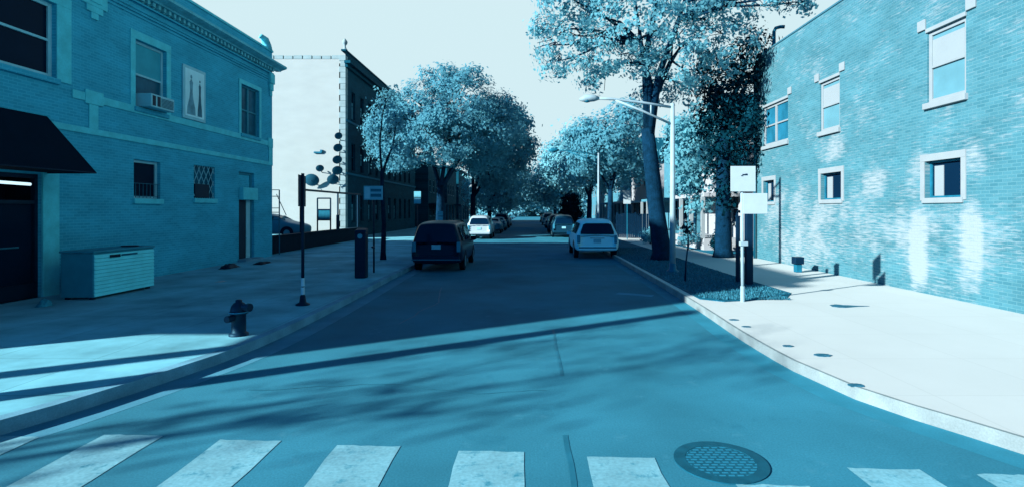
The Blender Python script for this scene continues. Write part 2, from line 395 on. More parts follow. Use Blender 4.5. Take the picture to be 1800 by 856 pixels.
# parkway lawn between kerb and footpath on the right, and front yards further on
o = MB().prism([(3.95, 12.5), (4.4, 12.15), (6.0, 12.6), (6.5, 13.4), (6.4, 18), (6.3, 400), (4.15, 400), (4.03, 23)], .1, .165).build('parkway_lawn', M_lawn, org=(0,0,0)); tag(o, kind='structure')
o = MB().prism([(8.6, 25.2), (70, 25.2), (70, 400), (8.6, 400)], .1, .163).build('yard_lawn', mat('yard_grass', duo(.2), .95, .3, 2, fine=.25, fine_scale=20), org=(0,0,0)); tag(o, kind='structure')
o = MB().prism([(-6.2, 52), (-4.6, 52), (-4.6, 400), (-6.2, 400)], .1, .163).build('parkway_lawn', M_lawn, org=(0,0,0)); tag(o, kind='structure')

def grass_mesh(name, n, region, h, seed):
    rg = np.random.default_rng(seed); V = []; F = []
    x0, x1, y0, y1 = region
    X = rg.uniform(x0, x1, n); Y = y0 + (y1 - y0) * rg.uniform(0, 1, n) ** 1.5; H = h * rg.uniform(.5, 1.3, n); A = rg.uniform(0, 6.28, n); T = rg.uniform(-.5, .5, (n, 2))
    m = MB()
    for i in range(n):
        if Y[i] < 12.6 and X[i] < 4.3 or (X[i] > 6.0 and Y[i] < 13.2): continue
        c, sn = math.cos(A[i]) * .014, math.sin(A[i]) * .014
        m.v += [(X[i]-c, Y[i]-sn, .16), (X[i]+c, Y[i]+sn, .16), (X[i]+T[i,0]*H[i], Y[i]+T[i,1]*H[i], .16+H[i])]; k = len(m.v); m.f.append((k-3, k-2, k-1))
    o = m.build(name, M_grass, org=(0, 0, .16)); return tag(o, 'short rough grass on the strip between the kerb and the footpath', 'grass', kind='stuff')
grass_mesh('grass', 16000, (4.05, 6.35, 12.4, 30), .05, 3)

# markings
def cw_y(x): return 4.94 - .1 * (x + .3)
for k, (xa, wd) in enumerate(((-5.36, .6), (-4.17, .6), (-2.97, .6), (-1.8, .6), (-.645, .6), (.517, .6), (1.66, .58), (2.72, .6), (3.73, .4))):
    ZP = .004; yt = cw_y(xa + .3) - (.38 if k == 6 else 0) - (.14 if k == 0 else 0); a = -.05 if xa < 3 else -.04
    b = MB(); nseg = 8
    top = [(xa + wd * i / nseg, yt + a * wd * (i / nseg - .5) + random.uniform(-.012, .012), ZP) for i in range(nseg + 1)]
    rt = [(xa + wd + random.uniform(-.01, .01), yt - .3 * j, ZP) for j in range(1, 9)]
    lf = [(xa + random.uniform(-.01, .01), yt - .3 * j, ZP) for j in range(8, 0, -1)]
    b.poly(top + rt + lf); b.build('crosswalk_stripe', M_paint, road)
def ribbon(name, pts, wdt, z, m, parent):
    b = MB(); n = len(pts); a = offset(pts, wdt / 2); c = offset(pts, -wdt / 2)
    b.v = [(x, y, z) for x, y in a] + [(x, y, z) for x, y in c]
    for i in range(n - 1): b.f.append((i, i+1, n+i+1, n+i))
    return b.build(name, m, parent)
ribbon('tar_seam', [(.36 + .008 * math.sin(i * 1.7) , 3.2 + .3 * i) for i in range(8)], .05, .003, M_tar, road)
ribbon('tar_seam', [(.44 + .008 * math.sin(i * 1.3), 7.2 + .4 * i) for i in range(8)], .04, .003, M_tar, road)
def crack(pts, seed, wdt=.016):
    rc = random.Random(seed); o = []
    for a, b in zip(pts, pts[1:]):
        for k in range(6): t = k / 6; o.append((a[0] + (b[0]-a[0]) * t + rc.uniform(-.05, .05), a[1] + (b[1]-a[1]) * t + rc.uniform(-.05, .05)))
    ribbon('crack', o, wdt, .003, M_tar, road)
crack([(-3.4, 6.6), (-1.9, 6.9), (-.6, 6.5), (.4, 6.7)], 1)
crack([(-2.5, 10.5), (-2.2, 13), (-2.6, 16)], 3, .03)
ribbon('faded_line', [(2.35, 14.4), (2.9, 14.1), (3.2, 13.95)], .3, .003, mat('faded_paint', duo(.33), .9, .2, 2), road)
mh = thing('manhole_cover', (1.68, 4.74, 0), 'round ribbed iron manhole cover set in the asphalt by the crosswalk', 'manhole cover')
b = MB(); b.lathe((1.68, 4.74, 0), [(.40, 0), (.40, .010), (.30, .012), (.30, .008)], 36); b.build('rim', mat('cast_iron', duo(.10), .6, .2, 8, spec=.4), mh)
b = MB(); b.lathe((1.68, 4.74, 0), [(.298, 0), (.298, .010)], 36); 
def lid_mat():
    m = mat('ribbed_iron', duo(.12), .6, .2, 8); t = m.node_tree; bs = t.nodes['Principled BSDF']; src = bs.inputs['Base Color'].links[0].from_socket
    g = t.nodes.new('ShaderNodeTexCoord'); bt = t.nodes.new('ShaderNodeTexBrick'); t.links.new(g.outputs['Object'], bt.inputs[0])
    bt.inputs['Scale'].default_value = 1; bt.inputs['Brick Width'].default_value = .075; bt.inputs['Row Height'].default_value = .048; bt.inputs['Mortar Size'].default_value = .012; bt.inputs['Mortar Smooth'].default_value = .3
    mx = t.nodes.new('ShaderNodeMix'); mx.data_type = 'RGBA'; t.links.new(bt.outputs['Fac'], mx.inputs[0]); mx.inputs[6].default_value = (*duo(.26), 1); t.links.new(src, mx.inputs[7]); t.links.new(mx.outputs[2], bs.inputs['Base Color'])
    bn = t.nodes.new('ShaderNodeBump'); bn.invert = True; bn.inputs['Distance'].default_value = .01; t.links.new(bt.outputs['Fac'], bn.inputs['Height']); t.links.new(bn.outputs[0], bs.inputs['Normal'])
    return m
b.build('lid', lid_mat(), mh)
# ------------------------------------------------------------------ left corner building
LX = -11.6; LY0, LY1 = 3.4, 24.4; LH = 9.3
LB = thing('brick_corner_building', (LX, 12, 0.15), 'two storey brick corner building with pale trim bands and a projecting cornice', 'building')
WL = Wall('y', LX, 1)
WIN_U = [(11.1, 13.25, 5.42, 7.25), (15.9, 17.27, 5.25, 7.25), (21.75, 23.2, 5.3, 7.3)]
WIN_D = [(15.86, 17.0, 2.55, 3.7), (18.7, 19.95, 2.62, 3.77)]
DOOR = (21.6, 22.8, .15, 3.75)
SHOP = (9.2, 12.85, .15, 3.05)
SUN_GAP = (3.75, 5.7, .15, 3.45)  # unseen corner opening, added so sun falls through onto the left pavement
b = MB(); WL.sheet(b, LY0, LY1, .15, 8.55, WIN_U + WIN_D + [DOOR, SHOP, SUN_GAP], .18)
# parapet above
WL.box(b, LY0, LY1, 8.55, LH, -.3, 0)
b.build('wall', M_brick_l, LB)
b = MB(); WLn = Wall('x', LY0, -1); WLn.sheet(b, -19, LX, .15, LH, [(-17.6, LX - .3, .15, 4.25)], .2)  # opening added in this unseen wall too, to let the sun through
b.build('end_wall', M_brick_lx, LB)
b = MB(); WLf = Wall('x', LY1, 1); WLf.sheet(b, -32, LX, .15, LH, []); b.build('end_wall', M_brick_lx, LB)
b = MB(); b.prism([(-19, LY0 + .02), (LX - .02, LY0 + .02), (LX - .02, LY1 - .02), (-32, LY1 - .02), (-32, 20), (-19, 20)], 8.4, 8.5); b.build('roof', M_roof, LB)
for q in ((-32.2, -32, 20, LY1, .15, 8.5), (-19.2, -19, LY0, 20, .15, 8.5)): b = MB(); b.box(*q); b.build('back_wall', M_brick_lx, LB)
b = MB(); b.box(-32, -19.2, 20, 20.1, .15, 8.5); b.build('back_wall', M_brick_lx, LB)
b = MB(); b.box(-19, LX - .19, 6.0, 6.1, .15, 4.3); b.build('sun_gap_wall', M_brick_lx, LB)
b = MB(); b.box(-19, LX - .19, LY0 + .05, 6.1, 4.3, 4.4); b.build('sun_gap_ceiling', M_trim, LB)
# trim bands
b = MB()
WL.box(b, 13.7, LY1, 5.06, 5.27, 0, .035)
WL.box(b, 13.0, LY1, 4.20, 4.36, 0, .035)
WL.box(b, 14.22, 14.52, 4.36, 5.06, 0, .034); WL.box(b, 14.08, 14.68, 5.0, 5.36, 0, .05)
WL.box(b, 24.05, LY1, 4.36, 5.06, 0, .034); WL.box(b, 23.95, LY1, 5.0, 5.42, 0, .05)
b.build('trim_band', M_trim, LB, bevel=.008)
# ornaments high on the wall
b = MB()
for u in (14.4, 20.5):
    if u > 18: continue
    WL.box(b, u - .42, u + .42, 7.62, 8.0, 0, .05); WL.box(b, u - .27, u + .27, 7.45, 7.62, 0, .045); WL.box(b, u - .12, u + .12, 7.28, 7.45, 0, .04)
    WL.box(b, u - .2, u + .2, 7.72, 7.92, .05, .075)
b.build('ornament', M_trim, LB, bevel=.008)
# window surrounds (quoin-like pale brick)
def surround(u0, u1, z0, z1, t, head, name='window_surround'):
    b = MB()
    WL.box(b, u0 - t, u0, z0 - .05, z1, 0, .03); WL.box(b, u1, u1 + t, z0 - .05, z1, 0, .03); WL.box(b, u0 - t, u1 + t, z1, z1 + head, 0, .034)
    return b.build(name, M_trim, LB, bevel=.006)
surround(*WIN_U[0], .42, .24); surround(*WIN_U[1], .2, .24); surround(*WIN_U[2], .17, .17)
WA = window(WL, LB, *WIN_U[0], M_frame_w, M_glass_d, .14, M_brick_l, fw=.10, depth=.15)
# plants and a curtain behind the large window
WB = window(WL, LB, *WIN_U[1], M_frame_w, M_glass_m, .13, M_brick_l, fw=.08, depth=.15, blind=M_blind, blind_frac=.5)
WC = window(WL, LB, *WIN_U[2], M_greyenamel, M_glass_m, .13, M_brick_l, fw=.07, depth=.15, mull=1)
WD = window(WL, LB, *WIN_D[0], M_frame_w, M_glass_d, .16, M_trim, fw=.08, depth=.15, rail=False)
WE = window(WL, LB, *WIN_D[1], M_dull, M_glass_m, .16, M_trim, fw=.06, depth=.15, rail=False)
# security bars of the first, diamond grille of the second ground floor window
b = MB()
for i in range(7): u = WIN_D[0][0] + .1 + i * .155; b.tube([WL.pt(u, WIN_D[0][2] + .02, -.02), WL.pt(u, WIN_D[0][2] + .45, -.02)], .010, 6)
for z in (2.62, 3.0): b.tube([WL.pt(WIN_D[0][0], z, -.02), WL.pt(WIN_D[0][1], z, -.02)], .010, 6)
b.build('security_bars', M_dull, WD)
b = MB(); u0, u1, z0, z1 = WIN_D[1]
for i in range(-4, 8):
    for sg in (1, -1):
        p = []
        for t in np.linspace(0, 1, 30):
            z = z0 + (z1 - z0) * t; u = (u0 if sg > 0 else u1) + sg * (i * .28 + (z - z0) * .62)
            if u0 <= u <= u1: p.append((u, z))
        if len(p) > 1: b.tube([WL.pt(*p[0], -.03 - .012 * (sg > 0)), WL.pt(*p[-1], -.03 - .012 * (sg > 0))], .013, 5)
b.build('diamond_grille', M_frame_w, WE)
b = MB(); WL.box(b, u0 + .08, u0 + .9, z0 + .02, z0 + .5, -.11, .0); b.build('dark_panel', M_blackmetal, WE)
# window air conditioner in the middle window
def aircon(root, wall, u0, u1, z0, z1, d, m):
    b = MB(); wall.box(b, u0, u1, z0, z1, -.1, d); a = b.build('air_conditioner', m, root, bevel=.02)
    g = MB()
    n = 7
    for i in range(n):
        z = z0 + .06 + (z1 - z0 - .12) * i / n; wall.box(g, u0 + .42 * (u1-u0), u1 - .05, z, z + (z1 - z0) / n * .45, d, d + .008)
    g.build('grille', M_dull, a)
    s_ = MB()
    for i in range(2):
        uu = u0 + .06 + i * .2 * (u1-u0); wall.box(s_, uu, uu + .13 * (u1-u0), z0 + .05, z1 - .05, d, d + .006)
    s_.build('vent', M_blackmetal, a); return a
aircon(LB, WL, 16.05, 17.1, 5.28, 5.68, .38, M_frame_w)
# door with transom and a box above it
dr = MB(); u0, u1, z0, z1 = DOOR
WL.box(dr, u0, u0 + .1, z0, z1, -.18, -.10); WL.box(dr, u1 - .1, u1, z0, z1, -.18, -.10); WL.box(dr, u0 + .1, u1 - .1, 2.95, 3.05, -.18, -.10); WL.box(dr, u0 + .1, u1 - .1, z1 - .1, z1, -.18, -.1)
door = dr.build('door', M_greyenamel, LB, bevel=.008)
b = MB(); WL.box(b, u0 + .1, u1 - .42, z0 + .05, 2.95, -.175, -.13); b.build('door_leaf', M_blackmetal, door, bevel=.008)
b = MB(); WL.box(b, u1 - .40, u1 - .1, z0 + .05, 2.95, -.175, -.12); b.build('side_light', M_frame_w, door, bevel=.008)
b = MB(); WL.box(b, u0 + .1, u1 - .1, 3.05, z1 - .1, -.175, -.15); b.build('transom_panel', M_brick_l, door)
b = MB(); WL.box(b, u0 + .02, u1 - .02, 2.62, 3.12, -.09, .18); b.build('meter_box', M_trim, door, bevel=.015)
b = MB(); b.tube([WL.pt(u1 - .5, 1.05, -.13), WL.pt(u1 - .5, 1.05, -.07), WL.pt(u1 - .6, 1.05, -.07)], .014, 6); b.build('handle', M_dull, door)
b = MB(); WL.box(b, u0 - .1, u1 + .1, .1, .24, -.15, .35); b.build('door_step', M_curb_l, LB, bevel=.01)
# cornice: frieze lines, dentil course, projecting shelf, coping
b = MB()
for z, d in ((7.92, .03), (8.02, .05), (8.12, .03), (8.3, .09)): WL.box(b, LY0, LY1 - .0, z, z + .06, 0, d)
b.build('frieze', M_brick_l, LB, bevel=.006)
b = MB(); k = LY0 + .1; comb = [(LX, LY0 + .05)]
while k < LY1 - .15: comb += [(LX + .04, k), (LX + .16, k), (LX + .16, k + .11), (LX + .04, k + .11)]; k += .24
b.prism(comb + [(LX, LY1 - .05)], 8.40, 8.53); b.build('dentils', M_stone, LB)
b = MB()
prof = [(0, 8.53), (.22, 8.53), (.25, 8.57), (.40, 8.62), (.50, 8.66), (.50, 8.74), (.44, 8.78), (0, 8.86)]
ring = lambda u: [WL.pt(u, z, d) for d, z in prof]
r0, r1 = ring(LY0 - .4), ring(LY1 + .38); n = len(prof); b.v = r0 + r1
for i in range(n): b.f.append((i, (i+1) % n, n + (i+1) % n, n + i))
b.f += [tuple(range(n)), tuple(range(n, 2*n))]
b.build('cornice', M_stone, LB)
b = MB(); WL.box(b, LY0 - .05, LY1 + .03, LH, LH + .09, -.36, .05); b.build('coping', M_trim, LB, bevel=.01)
b = MB()  # end bracket under the cornice and scroll finial on the parapet end
WL.box(b, LY1 - .4, LY1, 7.85, 8.3, 0, .14); WL.box(b, LY1 - .36, LY1 - .04, 7.55, 7.85, 0, .10); WL.box(b, LY1 - .3, LY1 - .1, 7.3, 7.55, 0, .07); b.build('bracket', M_trim, LB, bevel=.02)
b = MB(); b.tube([(LX - .1, LY1 - .3, LH + .05), (LX - .1, LY1 - .32, LH + .25), (LX - .1, LY1 - .45, LH + .45), (LX - .1, LY1 - .75, LH + .5), (LX - .1, LY1 - .95, LH + .38)], [.24, .2, .16, .1, .03], 10); b.build('finial', M_stone, LB, smooth=True)
# shopfront below the awning: pale pier, recessed dark glazing
b = MB(); WL.box(b, 12.85, 13.3, .15, 3.6, 0, .05); b.build('pier', M_trim, LB, bevel=.01)
sf = MB(); u0, u1, z0, z1 = SHOP
for u in (u0, 10.4, 11.6, u1 - .08): WL.box(sf, u, u + .08, z0, z1, -.18, -.08)
WL.box(sf, u0 + .08, u1 - .08, z1 - .1, z1, -.18, -.081); WL.box(sf, u0 + .08, u1 - .08, 2.35, 2.43, -.18, -.082); WL.box(sf, u0 + .08, u1 - .08, z0, z0 + .35, -.18, -.083)
shop = sf.build('shopfront', M_blackmetal, LB)
b = MB(); b.hexa([WL.pt(u, z, d) for z in (z0, z1 + .3) for (u, d) in ((u0, -.9), (u1, -.9), (u1, -.86), (u0, -.86))]); b.build('shop_interior', M_black, shop)
b = MB(); WL.box(b, u1 + .002, u1 + .04, z0, z1 + .3, -.9, -.185); b.build('shop_side', M_black, shop)
b = MB(); WL.box(b, u0, u1, z1 + .01, z1 + .05, -.9, -.185); b.build('shop_ceiling', M_black, shop)
b = MB(); WL.box(b, 10.5, 12.75, .5, 2.4, -.16, -.14); b.build('door_pane', M_glass_d, shop)
b = MB(); b.tube([WL.pt(11.95, 1.35, -.12), WL.pt(12.4, 1.35, -.12)], .02, 6); b.build('push_bar', M_dull, shop)
b = MB(); b.tube([WL.pt(11.0, 2.83, .06), WL.pt(12.5, 2.80, .06)], .035, 10)
tube_l = b.build('fluorescent_tube', mat('lit_tube', (.5, .7, .8), .5, 0, 1, emit=((.62, .9, 1), .45)), None); tag(tube_l, 'lit fluorescent tube glowing at the top of the dark shopfront under the awning', 'lamp')

# awning
aw = thing('awning', (LX, 11, 3.05), 'black sloping fabric awning over the shopfront of the corner building', 'awning')
b = MB(); y0, y1 = 8.4, 12.96; x0, x1 = LX + .03, LX + 1.22
b.poly([(x0, y0, 4.45), (x0, y1, 4.45), (x1, y1, 3.09), (x1, y0, 3.09)]); b.poly([(x0, y1, 4.45), (x0, y1, 3.09), (x1, y1, 3.09)]); b.poly([(x0, y0, 4.45), (x0, y0, 3.09), (x1, y0, 3.09)]); b.poly([(x0, y0, 3.10), (x0, y1, 3.10), (x1 - .02, y1, 3.10), (x1 - .02, y0, 3.10)])
b.build('canvas', M_black, aw)
b = MB(); b.tube([(x1, y0, 3.09), (x1, y1, 3.09)], .015, 6); b.tube([(x0, y1, 3.09), (x1, y1, 3.09)], .015, 6); b.tube([(x0, y1 , 4.44), (x1, y1, 3.09)], .015, 6); b.build('awning_frame', M_blackmetal, aw)

# poster on the wall
pr = thing('wall_poster', (LX, 18.66, 5.28), 'tall framed poster of two slim standing figures hung on the upper brick wall', 'poster')
b = MB(); WL.box(b, 18.05, 19.3, 5.30, 7.1, .0, .05); b.build('frame', M_frame_w, pr, bevel=.01)
b = MB(); WL.box(b, 18.15, 19.2, 5.40, 7.0, .05, .056); b.build('print', mat('poster_paper', (.42, .80, .86), .6, .1, 2), pr)
def figure(uc, base, top, wd, fl):
    b = MB(); H = top - base
    prof = [(.0, fl), (.18, fl * .9), (.4, .62), (.58, .42), (.7, .5), (.8, .56), (.84, .25), (.87, .22)]
    pts = [(uc - wd * w_, base + H * t) for t, w_ in prof] + [(uc + wd * w_, base + H * t) for t, w_ in reversed(prof)]
    b.poly([WL.pt(u, z, .059) for u, z in pts]); b.poly([WL.pt(uc + wd * .3 * math.cos(a), base + H * .93 + wd * .42 * math.sin(a), .0592) for a in np.linspace(0, 6.28, 12)[:-1]])
    return b
figure(18.47, 5.46, 6.85, .17, 1.4).build('printed_figure', mat('print_grey', (.10, .30, .38), .6, .4, 3), pr)
figure(18.95, 5.46, 6.78, .12, 1.1).build('printed_figure', mat('print_dark', (.03, .14, .2), .6, .4, 3), pr)

# slatted cabinet on the pavement
cb = thing('slatted_cabinet', (-10.35, 13.4, .15), 'large pale slatted metal cabinet standing against the corner building wall', 'cabinet')
b = MB(); b.box(-10.75, -10.0, 12.4, 14.4, .2, 1.22); b.build('body', M_greyenamel, cb, bevel=.02)
b = MB()
for i in range(11):
    z = .22 + i * .088; b.hexa([(-10.0, 12.42, z), (-10.0, 14.38, z), (-9.972, 14.38, z), (-9.972, 12.42, z), (-10.0, 12.42, z + .082), (-10.0, 14.38, z + .082), (-9.988, 14.38, z + .075), (-9.988, 12.42, z + .075)])
b.build('slatted_front', M_cab, cb)
b = MB(); b.box(-10.78, -9.97, 12.38, 14.42, 1.22, 1.27); b.build('lid', M_greyenamel, cb, bevel=.015)
b = MB(); b.box(-9.972, -9.955, 12.85, 13.18, 1.08, 1.15); b.build('handle', M_blackmetal, cb, bevel=.01)
b = MB(); b.box(-9.972, -9.962, 13.22, 13.75, 1.10, 1.14); b.build('label_strip', M_dull, cb)
for x in (-10.7, -10.13):
    for y in (12.45, 14.25): b = MB(); b.box(x, x + .08, y, y + .08, .15, .2); b.build('foot', M_blackmetal, cb)
tr = MB(); tr.lathe((-10.3, 13.95, 1.27), [(.16, 0), (.2, .015), (.19, .03), (.05, .035)], 14); tag(tr.build('dark_tray', M_blackmetal), 'dark round tray lying on top of the slatted cabinet', 'tray')

# litter at the foot of the wall
def rag(x, y, l, wd, h, seed, m, label, cat, name, z=.15):
    rg = random.Random(seed); b = MB(); nu, nv = 12, 8
    for i in range(nu + 1):
        for j in range(nv + 1):
            u, v = i / nu - .5, j / nv - .5; e = max(0, 1 - (2 * u) ** 2 - (2 * v) ** 2)
            r = 1 + rg.uniform(-.15, .15); b.v.append((x + v * wd * r, y + u * l * r, z + .004 + h * math.sqrt(e) * rg.uniform(.5, 1.1)))
    for i in range(nu):
        for j in range(nv): a = i * (nv + 1) + j; b.f.append((a, a + 1, a + nv + 2, a + nv + 1))
    return tag(b.build(name, m, smooth=True), label, cat)
rag(-10.7, 19.3, .9, .35, .17, 1, M_blackmetal, 'crumpled dark rag lying on the pavement before the grey side door', 'rag', 'crumpled_rag')
rag(-10.3, 20.9, 1.0, .4, .09, 2, M_trimblack, 'flat dark torn sheeting beside the door step of the brick building', 'sheeting', 'torn_sheeting')
rag(-8.9, 15.6, .3, .2, .02, 3, M_white, 'scrap of white paper lying on the shaded left pavement', 'paper', 'paper_scrap')
rag(-10.4, 11.6, .3, .2, .16, 5, M_greyenamel, 'pale crumpled bag on the ground under the awning', 'bag', 'crumpled_bag')

# ------------------------------------------------------------------ right brick building
RX = 9.8; RY0, RY1 = 1.5, 23.4; RH = 8.75
RB = thing('brick_side_building', (RX, 12, .15), 'tall sunlit brick building with white stained bricks and white lintel blocks', 'building')
WR = Wall('y', RX, -1)
UP = [(12.12, 13.3, 4.82, 6.55), (17.05, 18.2, 4.82, 6.45), (20.45, 22.6, 4.85, 6.45), (5.6, 6.8, 4.82, 6.55)]
DN = [(12.25, 13.38, 2.5, 3.4), (16.95, 18.15, 2.55, 3.42), (21.6, 22.6, 2.55, 3.42), (5.6, 6.8, 2.5, 3.4)]
stains = [(13.6, 1.3, .45, 1.35, 1.0), (12.0, 1.4, .42, 1.45, .9), (15.35, 2.95, .62, .62, .62), (15.4, 1.9, .9, 1.0, .35), (17.6, 2.1, 1.5, .6, .7), (18.0, 1.5, 2.2, .9, .55), (12.9, 1.2, 2.0, .6, .4), (17.6, 4.2, 1.1, .5, .5), (20.5, 2.2, 2.5, 1.1, .5), (13.7, 3.0, .45, .8, .6), (11.95, 3.2, .4, .7, .5), (15.4, 3.8, .5, .5, .3), (14.6, 1.5, 4.2, 1.5, .34), (19.5, 1.2, 3.5, 1.2, .6)]
M_brick_r = brick_mat('right_brick', (.032, .120, .152), (.046, .150, .184), (.062, .17, .20), 'y', stains, ms=.010, var=.14)
M_brick_rx = brick_mat('right_brick_end', (.030, .125, .165), (.042, .155, .20), (.055, .165, .205), 'x', None, ms=.010, var=.14)
b = MB(); WR.sheet(b, RY0, RY1, .15, RH, UP + DN, .2); b.build('wall', M_brick_r, RB)
for yy, sg in ((RY0, -1), (RY1, 1)): b = MB(); Wall('x', yy, sg).sheet(b, RX, 24, .15, RH, []); b.build('end_wall', M_brick_rx, RB)
b = MB(); b.box(23.98, 24.1, RY0, RY1, .15, RH); b.build('back_wall', M_brick_rx, RB)
b = MB(); b.box(RX + .1, 23.9, RY0 + .1, RY1 - .1, RH - .5, RH - .4); b.build('roof', M_roof, RB)
b = MB(); WR.box(b, RY0 - .03, RY1 + .03, RH, RH + .06, -.3, .03); b.build('coping', mat('coping_tile', (.03, .11, .15), .8, .15, 3), RB)
M_whitew = mat('white_window_paint', (.185, .232, .245), .5, .04, 3)
M_rblind = mat('translucent_blind', (.07, .19, .23), .7, .1, 2)
M_rblind_w = mat('white_blind', (.185, .232, .245), .8, .03, 2)
M_sillst = mat('pale_sill_stone', (.185, .232, .245), .8, .06, 3)
for i, (a, c, z0, z1) in enumerate(UP):
    wd = window(WR, RB, a, c, z0, z1, M_whitew, M_rblind if i != 2 else M_glass_m, .15, M_sillst, fw=.09, depth=.09, mull=1 if i == 2 else 0, sill_out=.09)
    if i != 2:
        b = MB(); zm = z0 + (z1 - z0) * .52; WR.box(b, a + .09, c - .09, zm, z1 - .2, -.084, -.07); b.build('blind', M_rblind_w, wd)
    b = MB(); WR.box(b, a - .02, c + .02, z1 + .002, z1 + .10, -.02, .04); b.build('lintel', M_sillst, wd, bevel=.006)
    for u in (a - .16, c + .16):
        b = MB(); WR.box(b, u - .13, u + .13, z1 + .1, z1 + .36, 0, .05); b.build('lintel_block', M_sillst, wd, bevel=.01)
for i, (a, c, z0, z1) in enumerate(DN):
    wd = window(WR, RB, a, c, z0, z1, M_dull, M_glass_d, .13, M_sillst, fw=.05, depth=.17, rail=False, sill_out=.05)
    b = MB(); WR.box(b, a - .14, a, z0 - .06, z1, 0, .02); WR.box(b, c, c + .14, z0 - .06, z1, 0, .02); WR.box(b, a - .14, c + .14, z1, z1 + .17, 0, .025); b.build('window_surround', M_sillst, wd)
    b = MB(); um = c - (c - a) * .36; WR.box(b, um, c - .12, z0 + .05, z1 - .12, -.166, -.15); b.build('white_panel', M_rblind_w, wd)
b = MB(); b.tube([WR.pt(23.2, .15, .12), WR.pt(23.2, 8.3, .12)], .05, 8); b.build('downpipe', mat('pipe_grey', duo(.12), .6, .1, 4), RB, smooth=True)
b = MB(); b.tube([(RX + .35, 22.4, 8.6), (RX + .35, 22.4, 9.6), (RX + .42, 22.4, 9.74), (RX + .6, 22.35, 9.78), (RX + .75, 22.3, 9.76)], .07, 10); vp = b.build('vent_pipe', M_dull, RB, smooth=True)

# small iron pedestal by the wall foot
pd = thing('standpipe', (8.95, 18.0, .15), 'stubby dark standpipe box by the foot of the sunlit brick wall', 'standpipe')
b = MB(); b.box(8.85, 9.05, 17.9, 18.1, .15, .42); b.build('post', M_dull, pd, bevel=.02)
b = MB(); b.box(8.80, 9.10, 17.86, 18.14, .42, .66); b.build('box', M_blackmetal, pd, bevel=.02)

# ------------------------------------------------------------------ signs, posts, hydrant, pay box
hy = thing('fire_hydrant', (-4.78, 8.9, .15), 'short dark fire hydrant on the left pavement near the kerb', 'hydrant')
M_hyd = mat('hydrant_paint', (.003, .018, .04), .5, .2, 5, spec=.35)
b = MB(); b.lathe((-4.78, 8.9, .15), [(.15, 0), (.15, .03), (.12, .05), (.11, .06), (.11, .34), (.13, .35), (.15, .365), (.15, .39), (.12, .40)], 20); b.build('barrel', M_hyd, hy, smooth=True)
b = MB(); b.lathe((-4.78, 8.9, .54), [(.13, 0), (.13, .03), (.115, .09), (.08, .14), (.05, .155), (.05, .19), (.02, .2)], 20); b.build('bonnet', M_hyd, hy, smooth=True)
b = MB(); b.lathe((-4.78, 8.9, .525), [(.152, 0), (.152, .018)], 20); b.build('flange_ring', mat('worn_ring', duo(.3), .5, .2, 6), hy)
b = MB(); b.tube([(-4.72, 8.88, .62), (-4.58, 8.83, .62)], .055, 12); b.tube([(-4.60, 8.835, .62), (-4.55, 8.82, .62)], .068, 8); b.build('nozzle', M_hyd, hy)
b = MB(); b.tube([(-4.82, 8.82, .45), (-4.86, 8.68, .45)], .055, 10); b.build('nozzle', M_hyd, hy)

sp = thing('street_sign', (-4.92, 11.75, .15), 'dark sign post with an edge-on sign and a white reflective sleeve by the hydrant', 'sign')
b = MB(); b.tube([(-4.92, 11.75, .15), (-4.92, 11.75, 3.0)], .034, 8); b.build('post', M_blackmetal, sp, smooth=True)
b = MB(); b.lathe((-4.92, 11.75, .15), [(.15, 0), (.15, .02), (.075, .06), (.055, .2), (.04, .22)], 14); b.build('base', M_blackmetal, sp, smooth=True)
b = MB(); b.tube([(-4.92, 11.75, .38), (-4.92, 11.75, .54)], .040, 8); b.tube([(-4.92, 11.75, .56), (-4.92, 11.75, .74)], .040, 8); b.build('reflective_sleeve', mat('reflective_white', (.35, .6, .68), .5, .1, 5), sp)
b = MB(); b.box(-4.955, -4.94, 11.5, 12.1, 2.28, 2.96); b.build('sign_plate', M_blackmetal, sp, bevel=.004); sp.rotation_euler = (0, 0, R(9))

pb = thing('pay_box', (-5.12, 16.5, .15), 'dark upright parking pay box with a round pale dial near its top', 'pay box')
b = MB(); b.box(-5.29, -4.95, 16.36, 16.64, .15, 1.52); b.build('cabinet', M_blackmetal, pb, bevel=.03)
b = MB(); b.hexa([(-5.30, 16.35, 1.52), (-4.94, 16.35, 1.52), (-4.94, 16.65, 1.52), (-5.30, 16.65, 1.52), (-5.28, 16.4, 1.60), (-4.96, 16.4, 1.60), (-4.96, 16.65, 1.66), (-5.28, 16.65, 1.66)]); b.build('hood', M_blackmetal, pb, bevel=.02)
b = MB(); b.lathe((-5.12, 16.36, 1.42), [(.075, 0), (.075, -.012)], 18, 'y'); b.build('dial', mat('dial_pale', (.08, .28, .36), .5, .1, 5), pb)

ps = thing('parking_sign', (-5.14, 17.9, .15), 'wide pale sign with two dark text bars on a thin post behind the pay box', 'sign')
b = MB(); b.tube([(-5.14, 17.9, .15), (-5.14, 17.9, 3.0)], .03, 8); b.build('post', M_blackmetal, ps, smooth=True)
b = MB(); b.box(-5.46, -4.83, 17.84, 17.86, 2.54, 3.0); b.build('sign_plate', mat('sign_pale', (.10, .34, .44), .5, .06, 6), ps, bevel=.004)
b = MB(); b.box(-5.43, -5.26, 17.833, 17.838, 2.58, 2.96); b.build('sign_block', mat('sign_paler', (.2, .46, .54), .5, .06, 6), ps)
b = MB(); b.box(-5.23, -4.88, 17.833, 17.838, 2.81, 2.90); b.box(-5.23, -4.88, 17.833, 17.838, 2.64, 2.74); b.build('text_bar', M_dull, ps)
b = MB(); b.tube([(-5.14, 17.89, 1.0), (-5.14, 17.7, 1.0), (-5.05, 17.65, .98)], .03, 6); b.build('bracket', M_blackmetal, ps)

